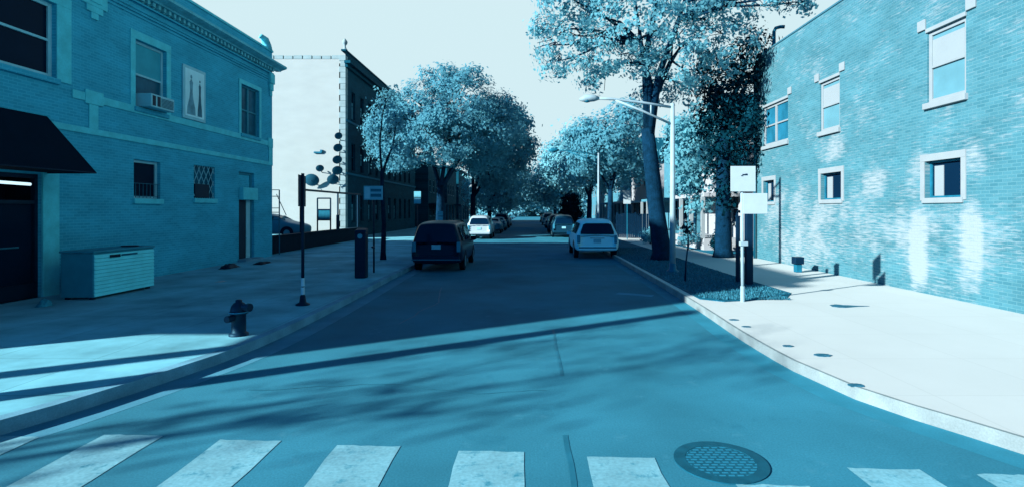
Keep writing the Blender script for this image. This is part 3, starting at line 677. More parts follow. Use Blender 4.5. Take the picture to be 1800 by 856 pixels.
sr = thing('regulatory_sign', (4.82, 12.2, .15), 'pale steel post at the corner carrying a white square sign over a white oblong one', 'sign')
b = MB(); b.tube([(4.82, 12.2, .15), (4.80, 12.2, 3.1)], .035, 8); b.build('post', M_steel, sr, smooth=True)
b = MB(); b.tube([(4.82, 12.2, .15), (4.82, 12.2, .5)], .05, 8); b.build('foot_sleeve', M_steel, sr)
b = MB(); b.box(4.75, 4.93, 12.15, 12.24, 1.40, 1.5); b.build('clamp', M_steel, sr, bevel=.01)
b = MB(); b.box(4.53, 5.09, 12.14, 12.155, 2.62, 3.19); b.build('square_plate', M_white, sr, bevel=.004)
b = MB(); b.box(4.79, 4.90, 12.13, 12.138, 2.985, 3.01); b.box(4.76, 4.80, 12.13, 12.138, 2.965, 2.98); b.box(4.86, 4.90, 12.13, 12.138, 3.01, 3.02); b.build('mark', M_blackmetal, sr)
b = MB(); b.box(4.79, 5.34, 12.10, 12.115, 2.12, 2.58); b.build('oblong_plate', M_white, sr, bevel=.004)

# streetlight with truss arm: builds at a given place, arm towards the road (-x)
def street_lamp(x, y, label, k=1.0, sm=None):
    sm = sm or M_steel
    t = thing('street_lamp', (x, y, .15), label, 'street lamp', 'street lamps on the right kerb')
    b = MB(); b.tube([(x, y, .15), (x, y, 2.4), (x, y, 5.75)], [.105 * k, .09 * k, .07 * k], 12); b.build('pole', M_steel, t, smooth=True)
    b = MB(); b.lathe((x, y, .15), [(.2, 0), (.2, .05), (.13, .1), (.11, .3)], 14); b.build('base', M_dull, t, smooth=True)
    b = MB(); b.tube([(x, y, 5.62), (x - 1.0, y, 5.78), (x - 2.0, y, 5.9), (x - 2.55, y, 5.92)], .045 * k, 8); b.tube([(x, y, 5.05), (x - 1.0, y, 5.5), (x - 1.9, y, 5.86)], .04 * k, 8); b.tube([(x - .72, y, 5.73), (x - .72, y, 5.38)], .03, 6); b.build('arm', sm, t, smooth=True)
    b = MB(); b.tube([(x - 2.45, y, 5.92), (x - 2.6, y, 5.93), (x - 2.9, y, 5.92), (x - 3.1, y, 5.88)], [.05, .11, .13, .04], 10); b.build('lamp_head', sm, t, smooth=True)
    b = MB(); b.lathe((x - 2.85, y, 5.80), [(.02, -.02), (.09, .0), (.11, .06)], 12); b.build('lens', M_dull, t)
    return t
street_lamp(4.78, 18.0, 'pale street lamp with a trussed arm rising from the right parkway beside the large tree')
street_lamp(4.3, 33.5, 'second pale street lamp standing farther off behind the silver car', .7, M_dull)

# dark posts on the parkway, and a thin sapling
pp = thing('timber_post', (5.95, 15.4, .15), 'slim dark timber post just left of the sign post foot', 'post', 'timber posts on the parkway')
b = MB(); b.box(5.90, 6.00, 15.35, 15.45, .1, 2.0); b.box(5.885, 6.015, 15.335, 15.465, 2.0, 2.04); b.build('shaft', M_blackmetal, pp, bevel=.01)
pp = thing('timber_post', (6.05, 14.9, .15), 'thicker dark timber post just right of the sign post foot', 'post', 'timber posts on the parkway')
b = MB(); b.box(5.97, 6.15, 14.82, 15.0, .1, 2.15); b.box(5.955, 6.165, 14.805, 15.015, 2.15, 2.2); b.build('shaft', M_blackmetal, pp, bevel=.01)

# ------------------------------------------------------------------ trees
def leaf_cloud(blobs, n, size, seed, clump=14, spread=.32, hang=0.0, lo=.68):
    rg = np.random.default_rng(seed); B = np.array([bb[:4] for bb in blobs], float); sq = np.array([bb[4] if len(bb) > 4 else .85 for bb in blobs])
    wts = B[:, 3] ** 2; wts /= wts.sum(); nc = max(1, n // clump)
    bi = rg.choice(len(B), nc, p=wts); d = rg.normal(size=(nc, 3)); d /= np.linalg.norm(d, axis=1)[:, None]
    r = B[bi, 3] * (lo + (1 - lo) * rg.uniform(0, 1, nc) ** .6) * rg.uniform(.85, 1.1, nc)
    cc = B[bi, :3] + d * r[:, None] * np.stack([np.ones(nc), np.ones(nc), sq[bi]], 1)
    ci = np.repeat(np.arange(nc), clump); p = cc[ci] + rg.normal(size=(len(ci), 3)) * spread * np.array([1, 1, .7 + hang])
    if hang: p[:, 2] -= np.abs(rg.normal(size=len(ci))) * hang * .6
    m = len(ci); a = rg.normal(size=(m, 3)); nrm = d[ci] * 1.25 + a * .32 + np.array([-.25, -.3, .15]); nrm /= np.linalg.norm(nrm, axis=1)[:, None]
    t = np.cross(nrm, rg.normal(size=(m, 3))); t /= np.linalg.norm(t, axis=1)[:, None]; bt = np.cross(nrm, t)
    s_ = size * rg.uniform(.4, 1.5, m)[:, None]
    V = np.stack([p - t * s_, p + bt * s_ * .55, p + t * s_, p - bt * s_ * .55], 1).reshape(-1, 3)
    return V
def tree(name, base, blobs, n, size, lm, label, seed, trunk_r=.3, limbs=6, spread=.32, clump=14, hang=0.0, fork=None, lean=(0, 0), group=None, twigs=True, cat='tree'):
    rg = random.Random(seed); t = thing(name, base, label, cat, group)
    cx = sum(bb[0] for bb in blobs) / len(blobs); cy = sum(bb[1] for bb in blobs) / len(blobs)
    zf = fork if fork else min(bb[2] for bb in blobs) - .5
    top = Vector((base[0] + lean[0], base[1] + lean[1], zf)); bs = Vector(base)
    mb = MB(); mb.tube([bs - Vector((0, 0, .1)), bs + Vector((0, 0, .35)), bs.lerp(top, .4) + Vector((rg.uniform(-.06, .06), 0, 0)), bs.lerp(top, .75), top], [trunk_r * 1.5, trunk_r * 1.1, trunk_r * .95, trunk_r * .88, trunk_r * .75], 12)
    order = sorted(blobs, key=lambda q: -q[3]); mains = []
    for bi, bb in enumerate(order):
        e = Vector(bb[:3]) + Vector((0, 0, bb[3] * .35))
        if bi < 4 or not mains:
            st = bs.lerp(top, rg.uniform(.86, .99)); rr = trunk_r * .52
            m1 = st.lerp(e, .35) + Vector((rg.uniform(-.25, .25), rg.uniform(-.2, .2), .35)); m2 = st.lerp(e, .7) + Vector((rg.uniform(-.25, .25), 0, .2))
            mains.append((m1, m2, e))
        else:
            best = min((q for mm in mains for q in (mm[0], mm[1], mm[0].lerp(mm[1], .5))), key=lambda q: (q - e).length); st = best; rr = trunk_r * .2
            m1 = st.lerp(e, .4) + Vector((rg.uniform(-.2, .2), rg.uniform(-.2, .2), .2)); m2 = st.lerp(e, .75)
        mb.tube([st, m1, m2, e], [rr, rr * .75, rr * .5, rr * .12], 7)
        if twigs:
            for k in range(4):
                dv = Vector((rg.gauss(0, 1), rg.gauss(0, 1), rg.gauss(.1, .7))).normalized() * bb[3] * rg.uniform(.7, .95); s0 = m2.lerp(e, rg.uniform(0, .8))
                mb.tube([s0, s0 + dv * .5 + Vector((0, 0, .12)), Vector(bb[:3]) + dv], [rr * .3, rr * .2, .012], 5)
    mb.build('trunk', M_bark, t, smooth=True)
    V = leaf_cloud(blobs, n, size, seed, clump, spread, hang) - np.array(base)
    me = bpy.data.meshes.new('crown'); nv = len(V); nf = nv // 4
    me.vertices.add(nv); me.vertices.foreach_set('co', V.astype(np.float32).ravel())
    me.loops.add(nv); me.loops.foreach_set('vertex_index', np.arange(nv, dtype=np.int32))
    me.polygons.add(nf); me.polygons.foreach_set('loop_start', np.arange(0, nv, 4, dtype=np.int32)); me.polygons.foreach_set('loop_total', np.full(nf, 4, dtype=np.int32))
    me.update(); me.validate(); me.materials.append(lm)
    o = bpy.data.objects.new('crown', me); C.objects.link(o); o.parent = t
    return t

tree('street_tree', (5.5, 22.4, .15), [(1.5, 22, 8.9, 1.3), (3.0, 21.6, 8.6, 1.3), (4.3, 21.5, 9.6, 1.9), (4.6, 22, 8.2, 1.0), (6.4, 22, 8.6, 1.7), (5.4, 23, 7.2, .8), (2.9, 22.5, 7.7, .8), (8, 22, 8.9, 1.3), (8.0, 21.5, 10.4, 1.3), (6.4, 21, 10.9, 1.8), (3.2, 21.5, 11.0, 1.7), (5, 21.3, 12.2, 1.8), (7.0, 23, 7.0, .8), (9.6, 19.8, 10.5, .7), (8.7, 20.0, 11.0, .8), (.9, 21.5, 7.9, .5), (1.1, 21.3, 10.6, .9), (.6, 21.5, 9.4, .6), (.7, 21.3, 11.3, .7), (9.3, 19.8, 9.95, .5), (10.2, 19.8, 9.75, .4), (8.8, 19.9, 10.1, .5), (.5, 21.4, 8.6, .35), (1.9, 21.5, 10.0, 1.0), (6.2, 21.6, 7.6, .7)], 21000, .078, M_leaf_b,
     'large broad tree with airy light leaves beside the street lamp on the right parkway', 11, .36, spread=.17, clump=34, fork=5.6, lean=(-.55, .2))
tree('ivy_tree', (8.55, 23.8, .15), [(8.5, 23.6, 7.3, 1.1, 1.3), (9.2, 23.2, 8.6, .9, 1.2), (8.7, 23.4, 5.6, .75, 1.5), (9.6, 22.9, 9.3, .6, 1.2), (9.2, 23.0, 6.5, .8, 1.5), (8.0, 23.8, 6.2, .6, 1.4), (9.3, 23.0, 5.0, .45, 1.6), (7.9, 23.7, 7.6, .5, 1.5), (8.1, 23.7, 4.6, .45, 1.8), (8.9, 23.5, 4.2, .4, 1.8), (8.5, 23.6, 3.0, .35, 1.8), (7.8, 23.7, 8.7, .5)], 8200, .085, M_leaf_d,
     'dark ivy-hung tree with drooping foliage against the far end of the brick wall', 12, .34, spread=.2, hang=.5, fork=5.5)
tree('street_tree', (5.5, 36.5, .15), [(5.2, 36, 6.6, 2.3), (4.0, 36.5, 5.6, 1.4), (7.0, 37, 5.6, 1.7), (3.6, 36.5, 7.2, 1.3), (6.4, 36, 8.2, 1.6)], 13000, .12, M_leaf,
     'mid-sized leafy tree on the right parkway behind the silver car', 13, .2, spread=.25, clump=20, fork=3.6)
tree('street_tree', (5.6, 50, .15), [(5.6, 50, 7, 2.8), (4.2, 50, 5.8, 2.0), (7.5, 51, 6, 2.4), (5, 51, 9, 2)], 9000, .16, M_leaf_hazed,
     'leafy tree farther along the right side over the dark parked car', 14, .25, spread=.45, fork=3.8)
tree('street_tree', (5.0, 78, .15), [(4.2, 78, 8.2, 3.2), (2.4, 78, 6.2, 2.4), (6, 79, 6, 3), (4, 79, 10.4, 2.2), (3.0, 79, 4.6, 2.0)], 9000, .22, M_leaf_hazed,
     'tall haze-paled tree far up the right side framed against the open sky', 15, .3, spread=.6, fork=3.5)
tree('street_tree', (5.4, 112, .15), [(4, 112, 8, 4), (1.5, 113, 5.5, 3), (6, 113, 6, 4)], 5000, .32, M_leaf_hazed, 'distant tree low over the right end of the street', 16, .35, spread=.9, fork=3, twigs=False)
tree('conifer', (4.95, 63, .15), [(4.9, 63, 1.6, 1.35), (4.9, 63, 2.7, 1.1), (4.9, 63, 3.7, .7)], 5000, .13, leaf_mat('yew_leaf', duo(.035), .1, .4),
     'dark rounded evergreen bush beside the road on the right', 17, .12, spread=.22, fork=1.4, cat='evergreen', twigs=False)
tree('street_tree', (-6.8, 41.5, .15), [(-8.0, 41, 9.4, 3.0), (-5.2, 41, 10.2, 3.1), (-3.3, 42, 8.6, 2.7), (-9.8, 40, 8.0, 2.0), (-10.4, 39.2, 6.2, 1.3), (-6.3, 39.5, 7.6, 2.6), (-4.2, 43.5, 7.4, 2.7), (-8.5, 39, 6.6, 1.7), (-6.5, 41, 12.0, 1.5), (-2.2, 43, 10, 1.7), (-10.6, 40.5, 9.6, 1.1), (-7.6, 41, 12.4, .8), (-4.4, 41, 12.4, .9), (-9.6, 39, 5.6, .9), (-1.2, 43.5, 8.2, .9), (-11.2, 40, 8.3, 1.2), (-10.9, 39.8, 7.0, .9)], 46000, .11, M_leaf,
     'big round leafy tree rising behind the dark minivan on the left', 18, .34, spread=.25, clump=30, fork=4.0)
tree('street_tree', (-5.6, 54, .15), [(-3.2, 53, 10.4, 3.2), (-1.9, 54, 8, 2.8), (-3.5, 53, 6.4, 2.6), (-1.5, 55, 11, 1.8), (-6, 55, 9, 3), (-.6, 55, 8.8, 1.2)], 17000, .16, M_leaf,
     'dark leafy tree behind the big round tree leaning over the left lane', 19, .3, spread=.36, clump=20, fork=3.8)
tree('street_tree', (-5.6, 76, .15), [(-4.2, 76, 8, 4), (-2.2, 77, 6.5, 2.6), (-6, 77, 5, 3.4), (-3.2, 76, 4.0, 1.9)], 9000, .22, M_leaf_hazed,
     'farther tree shading the left row of parked cars', 20, .3, spread=.6, fork=3.4)
tree('street_tree', (-5.6, 108, .15), [(-4, 108, 8, 4.5), (-2, 109, 5.5, 3), (-6, 109, 5, 4)], 5000, .32, M_leaf_hazed, 'distant tree low over the left end of the street', 21, .35, spread=.9, fork=3, twigs=False)
tree('young_tree', (-6.1, 22.6, .15), [(-5.9, 22.6, 6.9, .5), (-5.5, 22.6, 6.0, .45), (-5.4, 22.7, 4.9, .4)], 640, .08, M_leaf,
     'slim dark-trunked young tree on the left pavement behind the parking sign', 22, .10, spread=.22, fork=3.9, lean=(-.05, 0))
tree('yard_tree', (9.2, 30.0, .15), [(8.6, 29, 5.2, 1.3), (9.6, 29, 6.6, 1.4), (8.2, 28.6, 3.6, .7), (9.4, 28.5, 4.0, .8), (8.0, 29, 6.6, .8), (9.0, 28.6, 2.6, .6), (10.3, 29, 5.0, .9)], 5200, .11, M_leaf_b,
     'loose yard tree half screening the pale house between the lamp pole and the ivy tree', 51, .13, spread=.22, clump=16, fork=2.6)
def shrub(x, y, h, r, seed, label, lm):
    t = thing('shrub', (x, y, .15), label, 'shrub'); rg = random.Random(seed)
    b = MB()
    for k in range(6): a = k * 1.05; b.tube([(x, y, .1), (x + .2 * r * math.cos(a), y + .2 * r * math.sin(a), h * .5), (x + .6 * r * math.cos(a), y + .6 * r * math.sin(a), h * .9)], [.025, .018, .006], 5)
    b.build('stems', M_bark, t)
    V = leaf_cloud([(x, y, h * .6, r * .8, h / r * .55), (x + r * .4, y, h * .45, r * .5), (x - r * .45, y, h * .4, r * .5)], 1500, .06, seed, 12, .1, lo=.3); me = bpy.data.meshes.new('foliage')
    me.from_pydata((V - np.array((x, y, .15))).tolist(), [], [tuple(range(i, i + 4)) for i in range(0, len(V), 4)]); me.materials.append(lm)
    o = bpy.data.objects.new('foliage', me); C.objects.link(o); o.parent = t
shrub(8.3, 28.2, 1.7, .6, 61, 'loose waist-high shrub by the porch behind the sapling', M_leaf)
shrub(7.4, 33.0, 1.2, .6, 62, 'low round shrub in the sunny yard right of the silver car', M_leaf)
shrub(9.4, 26.6, 1.3, .5, 63, 'small dark shrub just past the end of the brick wall', M_leaf_d)
# woods closing the end of the street
def wood(name, y, x0, x1, n, hmax, seed, label):
    rg = np.random.default_rng(seed)
    blobs = [(x, y + rg.uniform(-8, 8), rg.uniform(.5, hmax * .5), rg.uniform(.25, .42) * hmax) for x in np.linspace(x0, x1, n)]
    V = leaf_cloud(blobs, n * 1500, .6, seed, 14, 1.2)
    me = bpy.data.meshes.new(name); me.from_pydata(V.tolist(), [], [tuple(range(i, i + 4)) for i in range(0, len(V), 4)]); me.materials.append(M_leaf_hazed)
    o = bpy.data.objects.new(name, me); C.objects.link(o); tag(o, label, 'trees', kind='stuff')
wood('far_wood', 190, -42, 42, 34, 14, 5, 'distant wood of street trees closing the end of the road')

# sapling on a stake by the kerb
sa = thing('sapling', (4.5, 15.6, .15), 'thin dark curved sapling with a few leaves beside the street lamp foot', 'sapling')
b = MB(); b.tube([(4.5, 15.6, .1), (4.53, 15.6, .7), (4.6, 15.6, 1.3), (4.55, 15.6, 1.95)], [.03, .024, .02, .01], 6); b.build('stem', M_blackmetal, sa, smooth=True)
V = leaf_cloud([(4.56, 15.6, 1.7, .12, 1.8)], 90, .05, 31, 6, .05); me = bpy.data.meshes.new('leaves'); me.from_pydata((V - np.array((4.5, 15.6, .15))).tolist(), [], [tuple(range(i, i + 4)) for i in range(0, len(V), 4)]); me.materials.append(M_leaf_d)
o = bpy.data.objects.new('leaves', me); C.objects.link(o); o.parent = sa

# ------------------------------------------------------------------ white-walled apartment building
WX, WY = -13.5, 39.7; WH = 13.9
AB = thing('apartment_building', (WX - 8, WY, .15), 'tall apartment building with a sunlit white end wall and a dark windowed brick front', 'building')
WS = Wall('y', WX, 1)
holes = []; 
for z0 in (1.3, 5.2, 9.1):
    u = WY + 1.4
    while u < 62: holes.append((u, u + .85, z0, z0 + 2.1)); u += 2.15
b = MB(); WS.sheet(b, WY, 64, .15, WH, holes, .2); b.build('brick_front', M_dbrick, AB)
b = MB(); WF = Wall('x', WY, -1); WF.sheet(b, WX - 22, WX - .45, .15, WH - .6, []); 
b.build('white_wall', M_whitewall, AB)
b = MB(); Wall('x', 64, 1).sheet(b, WX - 22, WX, .15, WH, []); b.box(WX - 22.1, WX - 22, WY, 64, .15, WH); b.build('rear_wall', M_dbrick_x, AB)
b = MB(); b.box(WX - 21.9, WX - .1, WY + .1, 63.9, WH - 1, WH - .9); b.build('roof', M_roof, AB)
b = MB(); zz = .15; i = 0
while zz < WH - .4:
    h = .42; L_ = .45 if i % 2 else .36
    WF.box(b, WX - L_, WX + .03, zz, zz + h - .012, -.45, .03); zz += h; i += 1
b.build('quoin', M_quoin, AB, bevel=.015)
b = MB(); k = WX - 22
while k < WX - .6: WF.box(b, k, k + .62, WH - .6, WH - .36 + .03 * (int((k + 60) / .7) % 2), -.3, .02); k += .7
b.build('parapet_tiles', M_quoin, AB)
b = MB(); WS.box(b, WY - .25, 64, WH - .95, WH - .75, 0, .45); WS.box(b, WY - .1, 64, WH - 1.2, WH - .95, 0, .2); WS.box(b, WY - .05, 64, WH, WH + .12, -.3, .06); b.build('cornice', M_dbrick, AB)
b = MB(); b.lathe((WX - .1, WY + .2, WH + .12), [(.2, 0), (.12, .1), (.06, .3), (.17, .45), (.2, .6), (.1, .75), (.02, .85)], 12); b.build('finial', M_quoin, AB, smooth=True)
b = MB(); WS.box(b, WY, 64, 8.75, 8.9, 0, .08); WS.box(b, WY, 64, 4.85, 5.0, 0, .08); b.build('sill_course', mat('sill_course', duo(.2), .8, .1, 2), AB)
M_curt = mat('pale_curtain', (.05, .20, .27), .8, .4, .6)
for i, h in enumerate(holes):
    if h[0] > 56: continue
    q = window(WS, AB, *h, M_dbrick, M_glass_d, .1, M_dbrick, fw=.06, depth=.16)
    if (i * 7) % 3 != 1:
        b = MB(); WS.box(b, h[0] + .1, h[1] - .1, h[2] + .1 + (.5 if i % 2 else 0), h[3] - .75, -.155, -.14); b.build('curtain', M_curt, q)
    b = MB(); um = (h[0] + h[1]) / 2; pts = [(um + .55 * math.cos(a), h[3] - .02 + .32 * math.sin(a)) for a in np.linspace(0, math.pi, 9)]; inn = [(um + .42 * math.cos(a), h[3] - .02 + .2 * math.sin(a)) for a in np.linspace(math.pi, 0, 9)]
    b.poly([WS.pt(u, z, .04) for u, z in pts + inn]); b.poly([WS.pt(u, z, .045) for u, z in inn]); b.build('arch', M_dbrick, q)
# satellite dishes on the white wall
def dish(x, z, r, az, label, dy=.55):
    r *= .84
    y = WY - dy
    t = thing('satellite_dish', (x, y, z), label, 'satellite dish', 'satellite dishes on the white wall')
    b = MB(); n = 20; d = Vector((math.cos(az), math.sin(az), .45)).normalized(); a = d.cross(Vector((0, 0, 1))).normalized(); c_ = a.cross(d)
    o = Vector((x, y, z))
    rows = []
    for k in range(6):
        rr = r * k / 5; 
        for j in range(n):
            th = 2 * math.pi * j / n; b.v.append(tuple(o + (a * math.cos(th) + c_ * math.sin(th) * .92) * rr + d * (.22 * rr * rr / r)))
    for k in range(5):
        for j in range(n): p = k * n + j; q = k * n + (j + 1) % n; b.f.append((p, q, q + n, p + n))
    b.build('reflector', mat('dish_back', (.012, .075, .115), .6, .1, 4), t, smooth=True)
    b = MB(); b.tube([tuple(o - d * .02), (x - .05, WY - .2, z - .15), (x - .05, WY, z - .25)], .03, 6); b.build('bracket', M_blackmetal, t)
    b = MB(); tip = o + d * r * 1.0 - c_ * r * .2; b.tube([tuple(o - c_ * r * .9), tuple(tip)], .018, 5); b.tube([tuple(tip), tuple(tip - d * .14)], .045, 8); b.build('feed_arm', M_dull, t)
def wx(px, y=WY - .5): return (px - 930) / 950 * y
def wz(py, y=WY - .5): return 2.2 + (370 - py) / 950 * y
az0 = R(120)
for (px, py, r, az, lb) in ((596, 240, .34, 130, 'topmost small dark dish at the corner of the white wall'), (595, 261, .40, 130, 'second dark dish down the corner of the white wall'), (594, 282, .42, 130, 'third dark dish down the corner of the white wall'), (594, 301, .45, 125, 'lowest dark dish of the column at the wall corner'),
                              (586, 317, .50, 115, 'wide dark dish below the column at the wall corner'), (563, 297, .34, 120, 'small dark dish alone to the left of the corner column'), (548, 318, .62, 100, 'largest flat dark dish low on the white wall, farthest left')):
    dish(wx(px), wz(py), r, R(az), lb)
b = MB(); x, z = wx(556), wz(267); b.box(x - .35, x + .25, WY - .12, WY - .0, z - .08, z + .05); b.box(x + .12, x + .3, WY - .14, WY, z + .0, z + .18); o = b.build('wall_lamp', M_dull, bevel=.02); tag(o, 'small grey floodlight fixed high on the white wall above the dishes', 'lamp')

# parking lot edge: low dark wall, tall rail frame, gate panel, notice frame
lw = MB(); lw.box(-12.35, -12.0, 24.9, 38.6, .15, .92); lw.box(-12.4, -11.95, 24.85, 38.65, .92, 1.0); tag(lw.build('low_wall', mat('black_wall', (.0015, .01, .022), .9, .2, 2), bevel=.02), 'low black wall along the edge of the parking lot', 'wall')
rf = thing('rail_frame', (-12.17, 32, 1.0), 'dark tall rail frame of posts and a top bar over the low black wall', 'fence')
b = MB(); b.tube([(-12.17, 28.6, 3.3), (-12.17, 39, 3.32)], .06, 8); b.build('top_bar', M_blackmetal, rf)
for y in (28.8, 34.4, 38.4): b = MB(); b.tube([(-12.17, y, .98), (-12.17, y, 3.3)], .06, 8); b.build('post', M_blackmetal, rf)
b = MB(); b.tube([(-12.17, 34.4, .98), (-12.17, 34.4, 1.9)], .11, 8); b.build('post_sleeve', M_blackmetal, rf)
gt = thing('gate_panel', (-12.6, 25.0, .15), 'tubular metal gate panel beside the back corner of the brick building', 'gate')
gx = lambda px: (px - 930) / 950 * 25.3
b = MB()
for px in (477, 491): b.tube([(gx(px), 25.3, .15), (gx(px), 25.3, 3.15)], .03, 6)
for z in (3.15, 2.85, 2.3, 2.1, 1.9, 1.75): b.tube([(gx(470), 25.3, z), (gx(491), 25.3, z)], .02, 6)
b.tube([(gx(486), 25.3, 2.95), (gx(500), 25.5, 1.95)], .018, 5); b.build('tube_frame', M_dull, gt)
nb = thing('notice_frame', (-13.6, 34.5, .15), 'dark framed board on two legs before the white wall', 'board')
nx = lambda px: (px - 930) / 950 * 34.5; nz = lambda py: 2.2 + (370 - py) / 950 * 34.5
b = MB()
for px in (558, 581): b.tube([(nx(px), 34.5, .15), (nx(px), 34.5, nz(349))], .05, 6)
for py in (349, 369, 387): b.tube([(nx(558), 34.5, nz(py)), (nx(581), 34.5, nz(py))], .05, 6)
b.build('leg_frame', M_blackmetal, nb)
b = MB(); b.box(nx(559.5), nx(579.5), 34.49, 34.51, nz(387), nz(370)); b.build('board', M_dull, nb)

# ------------------------------------------------------------------ houses beyond
def house(name, x, y0, y1, depth, h, wm, label, sign, porch=None, floors=2, gm=M_glass_d, fm=None, gable=True):
    """street face at x; sign +1 looks toward +x"""
    t = thing(name, (x - sign * depth / 2, (y0 + y1) / 2, .15), label, 'house'); W = Wall('y', x, sign)
    hs = []
    for fz in range(floors):
        z = 1.5 + fz * 3.0; u = y0 + .9
        while u + 1.1 < y1 - .5: hs.append((u, u + 1.0, z, z + 1.6)); u += 2.5
    b = MB(); W.sheet(b, y0, y1, .15, h, hs, .15); xb = x - sign * depth
    for yy in (y0, y1): b.poly([(x, yy, .15), (xb, yy, .15), (xb, yy, h), (x, yy, h)])
    b.poly([(xb, y0, .15), (xb, y1, .15), (xb, y1, h), (xb, y0, h)])
    ym = (y0 + y1) / 2
    if gable:
        for xx in (x, xb): b.poly([(xx, y0, h), (xx, y1, h), (xx, ym, h + 2.2)])
    b.build('wall', wm, t)
    b = MB()
    if gable:
        for ya, sg in ((y0 - .35, 1), (y1 + .35, -1)):
            b.hexa([(x + sign * .4, ya, h - .2), (xb, ya, h - .2), (xb, ym, h + 2.3), (x + sign * .4, ym, h + 2.3), (x + sign * .4, ya, h - .05), (xb, ya, h - .05), (xb, ym, h + 2.45), (x + sign * .4, ym, h + 2.45)])
    else: b.box(min(x, xb) - .2, max(x, xb) + .2, y0 - .2, y1 + .2, h, h + .25)
    b.build('roof', M_roof, t)
    for hh in hs: window(W, t, *hh, fm or M_frame_w, gm, .1, fm or M_frame_w, fw=.08, depth=.1)
    if porch:
        b = MB(); x2 = x + sign * 2.0; a, c = min(x, x2), max(x, x2); b.box(a, c, y0 + .3, y1 - .3, 2.9, 3.1); b.build('porch_roof', M_roof if porch == 'd' else wm, t)
        b = MB(); b.box(a, c, y0 + .3, y1 - .3, .15, .75); b.build('porch_floor', M_grey_house if porch == 'd' else wm, t)
        for yy in np.linspace(y0 + .5, y1 - .5, 4): b = MB(); b.box(x2 - .09, x2 + .09, yy - .09, yy + .09, .75, 2.9); b.build('porch_post', fm or M_frame_w, t)
    return t
house('frame_house', 11.0, 27.5, 34.5, 11, 6.4, M_pale_house, 'sunlit pale house behind the ivy tree past the brick building', -1, 'p', fm=M_whitew)
house('frame_house', 11.5, 38.5, 46, 12, 6.8, M_grey_house, 'grey gabled house half hidden behind the right street trees', -1, 'p', fm=M_whitew)
house('frame_house', 11.0, 50, 58, 12, 7, M_pale_house, 'second pale house farther up the right side', -1, 'p', fm=M_whitew)
house('frame_house', 11.0, 62, 71, 12, 7.5, M_grey_house, 'far grey house beyond the dark evergreen bush', -1, 'p', fm=M_whitew)
house('frame_house', 11.0, 76, 96, 12, 8, M_grey_house, 'long distant grey house at the far right of the street', -1, None, fm=M_whitew)
house('brick_house', -12.5, 67, 76, 12, 8, M_dbrick, 'dark shaded brick house past the apartment building on the left', 1, 'd', fm=M_dull, gable=False)
house('brick_house', -12.0, 79, 89, 12, 8.5, M_dbrick, 'next dark brick house farther up the left side', 1, 'd', fm=M_dull, gable=False)
house('brick_house', -12.0, 92, 108, 12, 9, M_dbrick, 'farthest dark brick house visible on the left side', 1, None, fm=M_dull, gable=False)
# wood fence and small shed on the right
fn = thing('wood_fence', (7.6, 39.8, .15), 'dark board fence across the yard behind the silver car', 'fence')
b = MB(); xx = 6.4
while xx < 9.3: b.box(xx, xx + .13, 39.78, 39.81, .2, 1.95 + random.uniform(-.03, .03)); xx += .15
b.build('boards', M_blackmetal, fn)
b = MB()
for x in (6.45, 7.8, 9.2): b.box(x, x + .1, 39.83, 39.93, .1, 2.05)
b.build('posts', M_blackmetal, fn)
sn = thing('yard_sign', (6.9, 38.0, .15), 'blank white sign board on a post over the dark board fence', 'sign')
b = MB(); b.tube([(6.9, 38, .15), (6.9, 38, 3.6)], .03, 6); b.build('post', M_dull, sn)
b = MB(); b.box(6.62, 7.14, 37.95, 37.965, 2.65, 3.6); b.build('sign_plate', M_white, sn)
for (px, y, za, zb, wd, lb) in ((734, 33, 2.6, 3.35, .42, 'small pale two-panel sign on a thin post left of the big tree'), (774, 27.0, 1.66, 2.15, .27, 'little white sign on a thin post showing over the minivan roof')):
    x = (px - 930) / 950 * y; t = thing('street_sign', (x, y, .15), lb, 'sign')
    b = MB(); b.tube([(x, y, .15), (x, y, zb)], .025, 6); b.build('post', M_blackmetal, t)
    b = MB(); b.box(x - wd/2, x + wd/2, y - .05, y - .035, za, (za + zb) / 2 - .02); b.box(x - wd/2, x + wd/2, y - .05, y - .035, (za + zb) / 2 + .02, zb); b.build('sign_plate', mat('sign_shade', (.1, .34, .42), .5, .1, 6), t)

